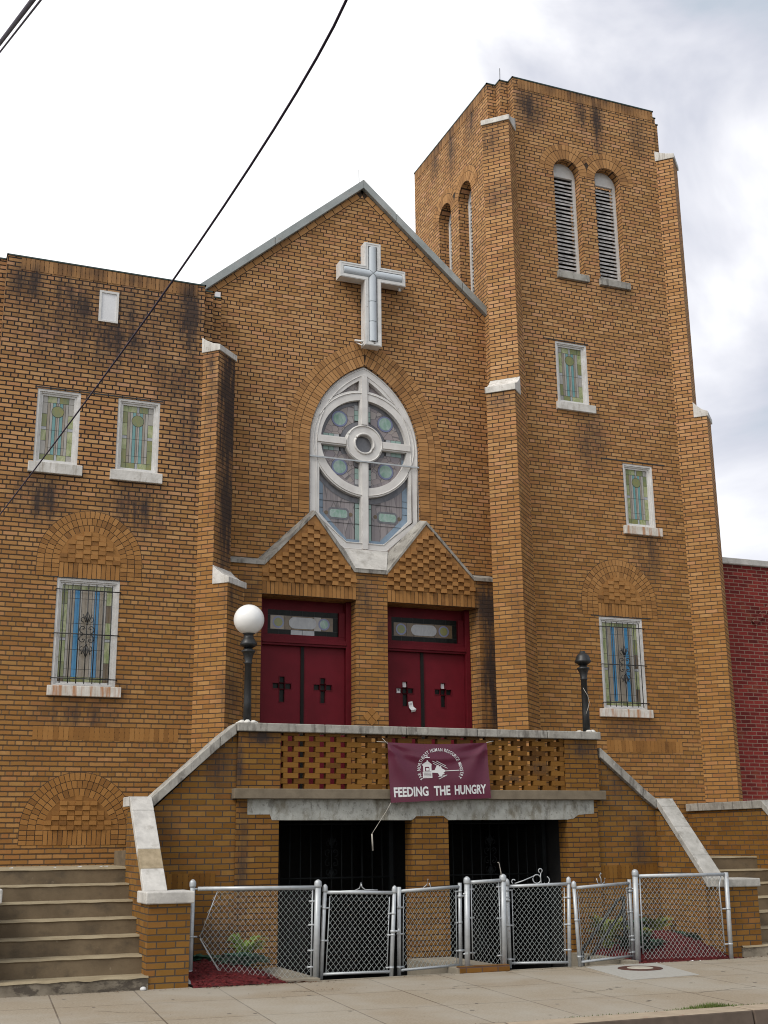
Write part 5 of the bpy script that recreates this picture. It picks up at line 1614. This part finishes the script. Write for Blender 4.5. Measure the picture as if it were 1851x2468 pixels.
tl, tr, bl = bpt(0, 1), bpt(1, 1), bpt(0, 0)
mb.tube([tl, tl + Vector((-.12, .09, .015))], .005, 5); mb.build('tie_cord', bn); mb = MB(CORD); mb.tube([tl + Vector((0, 0, -.02)), tl + Vector((-.04, .09, .06))], .004, 5)
mb.build('tie_cord', bn); mb = MB(CORD)
mb.tube([tr, tr + Vector((.15, .09, .03))], .006, 5); mb.build('tie_cord', bn); mb = MB(CORD)
mb.tube([bl, (-.80, -2.86, 1.90), (-.92, -2.87, 1.74), (-1.005, -2.87, 1.62)], .004, 5)
mb.tube([(-1.005, -2.87, 1.62), (-1.00, -2.87, 1.55), (-.993, -2.87, 1.41)], .011, 5)
mb.build('loose_cord', bn)

# ------------------------------------------------------------------ chain-link fence
def lerp3(a, b, t): return Vector(a) + (Vector(b) - Vector(a)) * t
def post(mb, b, t, r=.03, dome=True):
    b, t = Vector(b), Vector(t)
    mb.tube([b, t], r, 12)
    if dome:
        ax = (t - b).normalized()
        mb.tube([t - ax * .045, t - ax * .03, t, t + ax * .02, t + ax * .036, t + ax * .042], [r + .005, r + .008, r + .008, r + .004, r * .6, .004], 12)
def bands(mb, b, t, zs, q, r=.034, reach=.10):
    """tension bands that clip the mesh bar to a post; q = unit direction towards the mesh"""
    b, t = Vector(b), Vector(t)
    for z in zs:
        p = b + (t - b) * (z / t.z)
        mb.tube([p - ZV * .011, p + ZV * .011], r, 10)
        mb.tube([p, p + Vector(q) * reach], .010, 6)
def mesh_panel(mb, bl, br, tl, tr, pitch=.0615, rad=.0024, skip=None, off=.0):
    """diamond wire mesh filling the quad between four corners"""
    bl, br, tl, tr = map(Vector, (bl, br, tl, tr))
    W_ = ((br - bl).length + (tr - tl).length) / 2; H_ = ((tl - bl).length + (tr - br).length) / 2
    n = (br - bl).cross(ZV).normalized()
    def P(u, v): 
        p = (bl * (1 - u) + br * u) * (1 - v) + (tl * (1 - u) + tr * u) * v
        return p + n * (.012 * sin(u * 7 + v * 3) * sin(pi * v))
    k = pitch * 1.0
    for fam in (0, 1):
        c = -H_ * .92
        while c < W_ + H_ * .92:
            # x = c + s*z*0.92 ; clip to rectangle
            s_ = .83 if fam == 0 else -.83
            z0, z1 = 0.0, H_
            if s_ > 0: z0 = max(z0, (0 - c) / s_); z1 = min(z1, (W_ - c) / s_)
            else: z0 = max(z0, (W_ - c) / s_); z1 = min(z1, (0 - c) / s_)
            if z1 - z0 > .012:
                m_ = max(1, int((z1 - z0) / (k * .5435)))
                # small zig-zag so each wire weaves in front of and behind its neighbour
                pts = []
                for i in range(m_ + 1):
                    z = z0 + (z1 - z0) * i / m_
                    u, v = (c + s_ * z) / W_, z / H_
                    if skip and skip(u, v):
                        if len(pts) > 1: mb.tube(pts, rad, 4, smooth=False)
                        pts = []; continue
                    pts.append(P(u, v) + n * ((.003 if (i + fam) % 2 else -.003) + off))
                if len(pts) > 1: mb.tube(pts, rad, 4, smooth=False)
            c += k
    return P
def rail(mb, a, b, r=.021): mb.tube([a, b], r, 10)

PST = {'p1': ((-3.562, -3.72, 0), (-3.556, -3.72, 1.085)), 'p2': ((-2.158, -4.0, 0), (-2.133, -4.0, 1.06)), 'a': ((-2.087, -3.98, .0), (-2.039, -3.98, 1.005)), 'b': ((-1.253, -4.08, .0), (-1.199, -4.08, .975)),
       'c': ((-1.120, -4.0, .0), (-1.105, -4.0, .995)), 'd': ((-.245, -3.85, .01), (-.228, -3.85, 1.02)), 'p3': ((-.273, -4.1, 0), (-.249, -4.1, 1.06)), 'p4': ((.248, -4.05, 0), (.271, -4.05, 1.08)),
       'e': ((.378, -3.95, .01), (.377, -3.95, 1.02)), 'f': ((1.129, -4.1, .0), (1.173, -4.1, 1.03)), 'g': ((1.247, -4.15, 0), (1.216, -4.15, .98)), 'h': ((2.223, -3.85, .01), (2.232, -3.85, 1.01)),
       'p5': ((2.194, -4.0, 0), (2.230, -4.0, 1.10)), 'p6': ((3.535, -4.14, 0), (3.560, -4.14, 1.08))}
# left fence panel, its mesh torn loose from the left post
fp = thing('chain_link_fence', 'wide chain-link fence panel torn loose from its left post, beside the left pier', 'fence', (-2.85, -3.86, 0), 'chain-link fence panels')
mb = MB(GALV); post(mb, *PST['p1']); bands(mb, *PST['p1'], (.13, .50), (1, -.15, 0), reach=.07); mb.build('post', fp)
mb = MB(GALV); post(mb, *PST['p2'], r=.036); bands(mb, *PST['p2'], (.14, .32, .60, .86), (-1, .2, 0)); bands(mb, *PST['p2'], (.80,), (1, 0, 0), reach=.05); mb.build('post', fp)
mb = MB(GALV); rail(mb, (-3.50, -3.735, 1.02), (-2.17, -3.99, 1.012), .024); mb.tube([(-3.555, -3.72, 1.02), (-3.50, -3.735, 1.02)], .012, 6); mb.build('top_rail', fp)
mb = MB(GALV); mb.tube([(-3.28, -3.78, .99), (-3.46, -3.74, .50)], .005, 5); mb.build('tension_bar', fp); mb = MB(GALV); mb.tube([(-3.46, -3.74, .48), (-3.18, -3.80, .03)], .008, 5); mb.build('tension_bar', fp); mb = MB(GALV); mb.tube([(-2.21, -3.985, .03), (-2.195, -3.985, 1.0)], .010, 5); mb.build('tension_bar', fp)
mb = MB(WIRE)
def torn(u, v): # left edge: pulled in at top and bottom, fast at mid-height
    e_ = .035 + (.13 * ((v - .49) / .51) if v > .49 else .19 * ((.49 - v) / .49) ** 1.0)
    return u < e_
mesh_panel(mb, (-3.53, -3.735, .03), (-2.20, -3.985, .03), (-3.53, -3.735, 1.0), (-2.19, -3.985, 1.0), skip=torn)
mb.build('wire_mesh', fp)

def gate(label, L, R_, zt, dome=(True, True), tilt=0, ornament=None, latch=None, bandsL=(.25, .5, .84), bandsR=(.2, .45, .8)):
    (bl, tl), (br, tr) = PST[L], PST[R_]
    c = (Vector(bl) + Vector(br)) / 2; c.z = 0
    t = thing('fence_gate', label, 'gate', tuple(c), 'gates in the chain-link fence')
    q = (Vector(br) - Vector(bl)).normalized()
    mb = MB(GALV); post(mb, bl, tl, .024, dome[0]); bands(mb, bl, tl, bandsL, q, .028, .07); mb.build('upright', t)
    mb = MB(GALV); post(mb, br, tr, .024, dome[1]); bands(mb, br, tr, bandsR, -q, .028, .07); mb.build('upright', t)
    at = lambda b_, t_, z: Vector(b_) + (Vector(t_) - Vector(b_)) * (z / t_[2])
    a0, a1 = at(bl, tl, zt[0]), at(br, tr, zt[1]); b0, b1 = at(bl, tl, .055), at(br, tr, .055)
    mb = MB(GALV); rail(mb, a0, a1, .02); mb.build('top_rail', t)
    mb = MB(GALV); rail(mb, b0, b1, .016); mb.build('bottom_rail', t)
    for p0, p1, sg in ((b0, a0, 1), (b1, a1, -1)):
        mb = MB(GALV); mb.tube([p0 + q * sg * .055 - ZV * .02, p1 + q * sg * .06 - ZV * .045], .0065, 5); mb.build('tension_bar', t)
    mb = MB(WIRE)
    mesh_panel(mb, b0 + q * .055, b1 - q * .055, a0 + q * .055 - ZV * .012, a1 - q * .055 - ZV * .012)
    mb.build('wire_mesh', t)
    if ornament:
        mb = MB(GALV); ornament(mb, a0, a1, q); mb.build('scroll', t)
    if latch:
        mb = MB(GALV)
        for z in latch[1]:
            p = at(*((bl, tl) if latch[0] == 'L' else (br, tr)), z)
            sg = -1 if latch[0] == 'L' else 1
            mb.tube([p - ZV * .014, p + ZV * .014], .033, 10); mb.tube([p, p + q * sg * .075], .013, 6); mb.tube([p + q * sg * .075 - ZV * .03, p + q * sg * .075 + ZV * .03], .011, 6)
        mb.build('hinge', t)
    return t
def orn_bent(mb, a0, a1, q):
    c = a0.lerp(a1, .52)
    mb.tube([c + q * -.08 + ZV * .022, c + q * -.02 + ZV * .05, c + ZV * .115], .006, 5); mb.tube([c + q * .16 + ZV * .028, c + q * .05 + ZV * .03, c + q * .01 + ZV * .06, c + ZV * .10], .006, 5); mb.tube([c + q * -.25 + ZV * .02, c + q * .2 + ZV * .024], .007, 5)
def orn_stub(mb, a0, a1, q):
    c = a0.lerp(a1, .45)
    mb.tube([c + q * -.05 + ZV * .02, c + q * .0 + ZV * .05, c + q * .02 + ZV * .12], .006, 5); mb.tube([c + q * .06 + ZV * .02, c + q * .035 + ZV * .07], .006, 5)
def orn_full(mb, a0, a1, q):
    c = a0.lerp(a1, .46)
    def circ(ax, az, r, s0, s1, n=16): return [c + q * (ax + r * cos(radians(s0 + (s1 - s0) * i / n))) + ZV * (az + r * sin(radians(s0 + (s1 - s0) * i / n))) for i in range(n + 1)]
    mb.tube(circ(.02, .075, .052, 0, 350), .007, 5); mb.tube(circ(.07, .175, .024, -60, 250), .007, 5)
    mb.tube([c + q * .075 + ZV * .15, c + q * .07 + ZV * .10, c + q * .075 + ZV * .02], .007, 5)
    mb.tube([c + q * -.02 + ZV * .11, c + q * -.16 + ZV * .055, c + q * -.27 + ZV * .022], .007, 5); mb.tube(circ(-.285, .045, .024, 30, 250), .007, 5)
    mb.tube(circ(.14, .06, .045, 70, -130), .007, 5)
def orn_hook(mb, a0, a1, q):
    c = a0.lerp(a1, .48)
    mb.tube([c + ZV * .02, c + q * .005 + ZV * .08, c + q * -.02 + ZV * .12, c + q * .0 + ZV * .155, c + q * .02 + ZV * .14], .007, 5)
    for sg in (-1, 1): mb.tube([c + q * sg * .02 + ZV * .02, c + q * sg * .065 + ZV * .035, c + q * sg * .08 + ZV * .09], .006, 5)
gate('chain-link gate with a bent scroll on top, over the left basement opening', 'a', 'b', (.955, .935), ornament=orn_bent, latch=('R', (.50,)), bandsL=(.42, .78), bandsR=(.10, .46, .70))
gate('chain-link gate in front of the brick pillar between the basement openings', 'c', 'd', (.945, .975), (False, False), ornament=orn_stub, latch=('R', (.22, .86)), bandsL=(.09, .46, .76), bandsR=(.22, .55, .92))
gate('chain-link gate with tall curled scrollwork, over the right basement opening', 'e', 'f', (.965, .985), ornament=orn_full, latch=('L', (.80,)), bandsL=(.1, .5, .92), bandsR=(.2, .5, .82))
gate('leaning chain-link gate with a small hook, left of the wide right-hand panel', 'g', 'h', (.935, .965), (True, False), ornament=orn_hook, latch=('R', (.25, .86)), bandsL=(.12, .55), bandsR=(.1, .3, .6, .9))
# short fixed panel in the middle
fp = thing('chain_link_fence', 'narrow chain-link panel between two domed posts in the middle of the fence', 'fence', (0, -4.08, 0), 'chain-link fence panels')
mb = MB(GALV); post(mb, *PST['p3'], r=.034); bands(mb, *PST['p3'], (.22, .62, .95), (1, .1, 0)); bands(mb, *PST['p3'], (.21, .90), (-1, .1, 0), reach=.05); mb.build('post', fp)
mb = MB(GALV); post(mb, *PST['p4'], r=.036); bands(mb, *PST['p4'], (.17, .60, .97), (-1, -.1, 0)); bands(mb, *PST['p4'], (.84,), (1, .1, 0), reach=.09); mb.build('post', fp)
mb = MB(GALV); rail(mb, (-.21, -4.095, 1.03), (.235, -4.055, 1.045), .022); mb.build('top_rail', fp)
mb = MB(GALV); mb.tube([(-.20, -4.1, .15), (-.195, -4.1, 1.03)], .008, 5); mb.build('tension_bar', fp); mb = MB(GALV); mb.tube([(.20, -4.06, .08), (.205, -4.06, 1.04)], .008, 5); mb.build('tension_bar', fp)
mb = MB(WIRE); mesh_panel(mb, (-.195, -4.1, .13), (.20, -4.06, .06), (-.195, -4.1, 1.01), (.20, -4.06, 1.025)); mb.build('wire_mesh', fp)
mb = MB(CORD); mb.tube([(.205, -4.05, 1.26), (.222, -4.05, 1.255), (.24, -4.06, 1.15), (.245, -4.07, 1.02)], .005, 5); mb.build('loose_wire', fp)
# right panel
fp = thing('chain_link_fence', 'wide chain-link fence panel beside the right pier', 'fence', (2.9, -4.07, 0), 'chain-link fence panels')
mb = MB(GALV); post(mb, *PST['p5'], r=.036); bands(mb, *PST['p5'], (.18, .57, .95), (1, .15, 0)); bands(mb, *PST['p5'], (.90,), (-1, .1, 0), reach=.05); mb.build('post', fp)
mb = MB(GALV); post(mb, *PST['p6'], dome=False); bands(mb, *PST['p6'], (.18, .62), (-1, -.15, 0)); mb.build('post', fp)
mb = MB(GALV); rail(mb, (2.275, -4.01, 1.055), (3.55, -4.135, 1.055), .023); mb.build('top_rail', fp)
mb = MB(GALV); mb.tube([(2.27, -4.01, .1), (2.29, -4.01, 1.03)], .010, 5); mb.build('tension_bar', fp); mb = MB(GALV); mb.tube([(3.455, -4.13, .08), (3.44, -4.13, .90), (3.48, -4.13, 1.03)], .009, 5); mb.build('tension_bar', fp)
mb = MB(WIRE); mesh_panel(mb, (2.28, -4.01, .03), (3.455, -4.13, .03), (2.29, -4.01, 1.04), (3.45, -4.13, 1.04)); mb.build('wire_mesh', fp)

# hand rail going down the right stair pit
mb = MB(BLACK)
mb.tube([(1.86, -3.2, .10), (2.45, -3.2, .72), (2.56, -3.2, .76)], .022, 8); mb.tube([(1.95, -3.2, -.02), (2.53, -3.2, .60)], .020, 8); mb.tube([(2.53, -3.2, -.05), (2.545, -3.2, .76)], .024, 8); mb.tube([(1.86, -3.2, .10), (1.86, -3.2, -.9)], .022, 8)
tag(mb.build('hand_rail', loc=(2.53, -3.2, 0)), 'sloping black hand rail behind the leaning chain-link gate', 'hand rail')

# ------------------------------------------------------------------ plants
def leafy(name, label, cat, cx, cy, cz, n, spread, hgt, lw_, ll_, mat, droop=.5, seed=1, group=None, up=.6):
    r = random.Random(seed)
    t = thing(name, label, cat, (cx, cy, cz), group)
    ms = MB(STEM); ml = MB(mat)
    for i in range(n):
        a = r.uniform(0, 2 * pi); ln = r.uniform(.5, 1) * spread; h_ = hgt * r.uniform(.55, 1)
        pts = [Vector((cx, cy, cz)) + Vector((cos(a) * ln * s_, sin(a) * ln * s_ * .7, h_ * (s_ ** up) * (1 - droop * s_ * s_ * .6))) for s_ in (0, .25, .5, .75, 1)]
        ms.tube(pts, [.006, .005, .004, .003, .002], 4)
        for s_ in range(1, 5):
            for sg in (-1, 1):
                for e_ in (0, .5):
                    p = pts[s_ - 1].lerp(pts[s_], .5 + e_)
                    d = (pts[s_] - pts[s_ - 1]).normalized()
                    sd_ = d.cross(ZV).normalized() * sg
                    tip = p + sd_ * ll_ * r.uniform(.7, 1.1) + d * ll_ * .4 + ZV * r.uniform(-.25, .15) * ll_
                    wv_ = d * lw_ * .5
                    mid_ = p.lerp(tip, .45)
                    ml.face([p, mid_ + wv_ + ZV * .004, tip, mid_ - wv_])
    ms.build('stem', t); ml.build('foliage', t)
    return t
leafy('fern', 'bright green fern behind the torn wire mesh', 'fern', -2.72, -3.0, .12, 16, .34, .46, .035, .075, LEAF_L, seed=4)
leafy('hosta_plant', 'dark green plant low in the left mulch bed, beside the pier', 'plant', -3.42, -3.15, .10, 34, .42, .22, .075, .13, LEAF_D, .7, 5)
leafy('hosta_plant', 'dark green plant in the left mulch bed, below the fern', 'plant', -2.85, -3.25, .08, 34, .42, .24, .075, .13, LEAF_D, .7, 6)
leafy('shrub', 'yellow-green shrub by the sloping hand rail', 'shrub', 2.42, -2.95, .02, 26, .32, .62, .045, .08, LEAF_Y, .3, 7)
leafy('shrub', 'dark low shrub right of the sloping hand rail', 'shrub', 2.55, -3.35, .02, 26, .34, .38, .05, .09, LEAF_D, .4, 8)
leafy('shrub', 'yellowish shrub in the mulch behind the right fence panel', 'shrub', 3.22, -2.95, .24, 16, .24, .30, .04, .075, LEAF_Y, .3, 9)
leafy('hosta_plant', 'dark green plant at the foot of the right stair wall', 'plant', 3.38, -3.35, .12, 24, .28, .22, .06, .11, LEAF_D, .6, 10)
leafy('shrub', 'small olive plant in the red mulch left of the yellowish shrub', 'shrub', 2.78, -3.15, .18, 12, .22, .22, .04, .07, LEAF_Y, .4, 11)
leafy('hosta_plant', 'dark green plant between the olive plant and the right fence post', 'plant', 2.62, -3.62, .06, 22, .30, .24, .055, .10, LEAF_D, .5, 12)
leafy('shrub', 'small dark shrub against the right stair wall behind the yellowish shrub', 'shrub', 3.0, -2.78, .16, 20, .26, .36, .05, .09, LEAF_D, .4, 13)
# grass along the kerb
r = random.Random(21)
mb = MB(GRASS)
for i in range(520):
    x = r.gauss(.36, .17); y = -7.95 + r.uniform(-.035, .05)
    if not -.05 < x < .95: continue
    h_ = r.uniform(.02, .06) * max(.3, 1 - abs(x - .36) / .5); a = r.uniform(0, pi); dx, dy = cos(a) * .004, sin(a) * .004
    lx, ly = r.uniform(-.02, .02), r.uniform(-.02, .02)
    mb.face([(x - dx, y - dy, .0), (x + dx, y + dy, .0), (x + lx, y + ly, h_)])
for i in range(160):
    x = r.uniform(-1.2, 2.8); y = -7.955 + r.uniform(-.01, .015)
    h_ = r.uniform(.008, .02); mb.face([(x - .004, y, 0), (x + .004, y, 0), (x + r.uniform(-.01, .01), y, h_)])
tag(mb.build('grass'), 'strip of grass growing in the joint behind the kerb', 'grass', kind='stuff')

# dry leaf scraps and grit swept against the fence line and the kerb
DEBRIS = plain("dry_leaf_scraps", (0.16, 0.085, 0.04), (0.07, 0.045, 0.028), 30, 0.9)
r = random.Random(5)
mb = MB(DEBRIS)
def scrap(x, y, z, k):
    a = r.uniform(0, 2 * pi); p = Vector((cos(a), sin(a), r.uniform(-.1, .3))) * k; q = Vector((-sin(a), cos(a), r.uniform(-.2, .4))) * k * r.uniform(.3, .7)
    c = Vector((x, y, z + .003)); mb.face([c - p, c - q, c + p, c + q])
for i in range(520):
    x = r.uniform(-5.6, 5.2); scrap(x, -4.17 - abs(r.gauss(0, .035)) if x > -4.1 else -4.09 - abs(r.gauss(0, .03)) - .02, .002, r.uniform(.004, .013))
for i in range(260): scrap(r.uniform(-3.5, -1.9), -4.17 - abs(r.gauss(0, .06)), .002, r.uniform(.005, .016))
for i in range(150): scrap(r.uniform(2.0, 4.2), -4.12 - abs(r.gauss(0, .07)), .002, r.uniform(.005, .018))
for i in range(120): scrap(r.uniform(-6, 6), r.uniform(-7.9, -4.2), .002, r.uniform(.003, .009))
for i in range(160): scrap(r.uniform(-3, 4), -7.95 + r.gauss(0, .02), .003, r.uniform(.004, .011))
for i in range(90): scrap(r.gauss(-2.45, .3), r.gauss(-5.0, .05), .002, r.uniform(.004, .012))
tag(mb.build('leaf_litter'), 'dry leaf scraps swept along the fence line and the kerb', 'leaf litter', kind='stuff')
CHIP = plain("bark_chip", (0.19, 0.016, 0.018), (0.06, 0.012, 0.010), 30, 0.9)
mb = MB(CHIP)
def zl(x, y): return 0.004 + 0.20 * max(0, 1 - ((x + 3.35) / .85) ** 2) * max(0, 1 - ((y + 3.2) / .96) ** 2)
def zr_(x, y): return 0.30 * max(0, 1 - ((x - 3.05) / .75) ** 2) * max(0, 1 - ((y + 3.25) / .8) ** 2)
for i in range(2600):
    x, y = r.uniform(-3.6, -2.35), r.uniform(-4.15, -2.7); scrap(x, y, zl(x, y) + r.uniform(0, .016), r.uniform(.006, .022))
for i in range(2600):
    x, y = r.uniform(2.2, 3.72), r.uniform(-4.14, -2.7); scrap(x, y, zr_(x, y) + r.uniform(0, .016), r.uniform(.006, .022))
tag(mb.build('bark_chips'), 'loose red bark chips covering the two mulch beds', 'bark mulch', kind='stuff')

# ------------------------------------------------------------------ neighbouring building
nb = thing('brick_building', 'dark red brick building with pale joints, right of the tower', 'building', (9, 2, 0))
mb = MB(B_RED); mb.box(6.45, 16.5, -.60, 9, -.1, 6.29); mb.build('wall', nb)
mb = MB(COPING_L); mb.box(6.40, 16.55, -.66, -.30, 6.292, 6.40); mb.box(6.40, 6.75, -.299, 9, 6.292, 6.40); mb.build('coping', nb, bevel=.01)
mb = MB(ROOF); mb.box(6.76, 16.4, -.29, 8.9, 6.29, 6.32); mb.build('roof', nb)
mb = MB(B_RED)
fnb = front(-.60)
mb.fprism(fnb, [(7.23, 5.26), (7.31, 5.20), (7.66, 5.50), (7.66, 5.62)], 0, .05); mb.fprism(fnb, [(7.661, 5.50), (8.0, 5.20), (8.08, 5.26), (7.661, 5.62)], 0, .05)
mb.build('relief_gablet', nb)

# ------------------------------------------------------------------ overhead cables
def cable(label, pts, r_, n=24):
    mb = MB(CABLE)
    P_ = [Vector(p) for p in pts]
    out_ = []
    # quadratic through three points
    for i in range(n + 1):
        t = -.25 + 1.5 * i / n
        a = P_[0] * ((t - .5) * (t - 1) / .5) + P_[1] * (t * (t - 1) / -.25) + P_[2] * (t * (t - .5) / .5)
        out_.append(a)
    mb.tube(out_, r_, 6)
    return tag(mb.build('power_cable', loc=tuple(out_[0])), label, 'cable', 'overhead cables')
C0 = Vector((-6.984, -18.0226, 1.5275))
def on_ray(p, D):
    d = (Vector(p) - C0).normalized(); return C0 + d * D
cable('long black cable crossing the sky in front of the church', [(-6.097, -5.471, 4.793), on_ray((-5.506, -10.783, 5.083), 7.55), (-5.527, -14.116, 4.8)], .0062)
def two(p, q): return [Vector(q), (Vector(p) + Vector(q)) / 2, Vector(p)]
cable('thick cable across the top left corner of the sky', two((-6.723, -14.028, 4.523), (-6.78, -12.94, 5.072)), .0095)
cable('thin cable just under the thick one at the top left corner', two((-6.684, -13.873, 4.647), (-6.766, -12.671, 5.21)), .0042)

for o in bpy.data.objects:
    if '_loc' in o: del o['_loc']
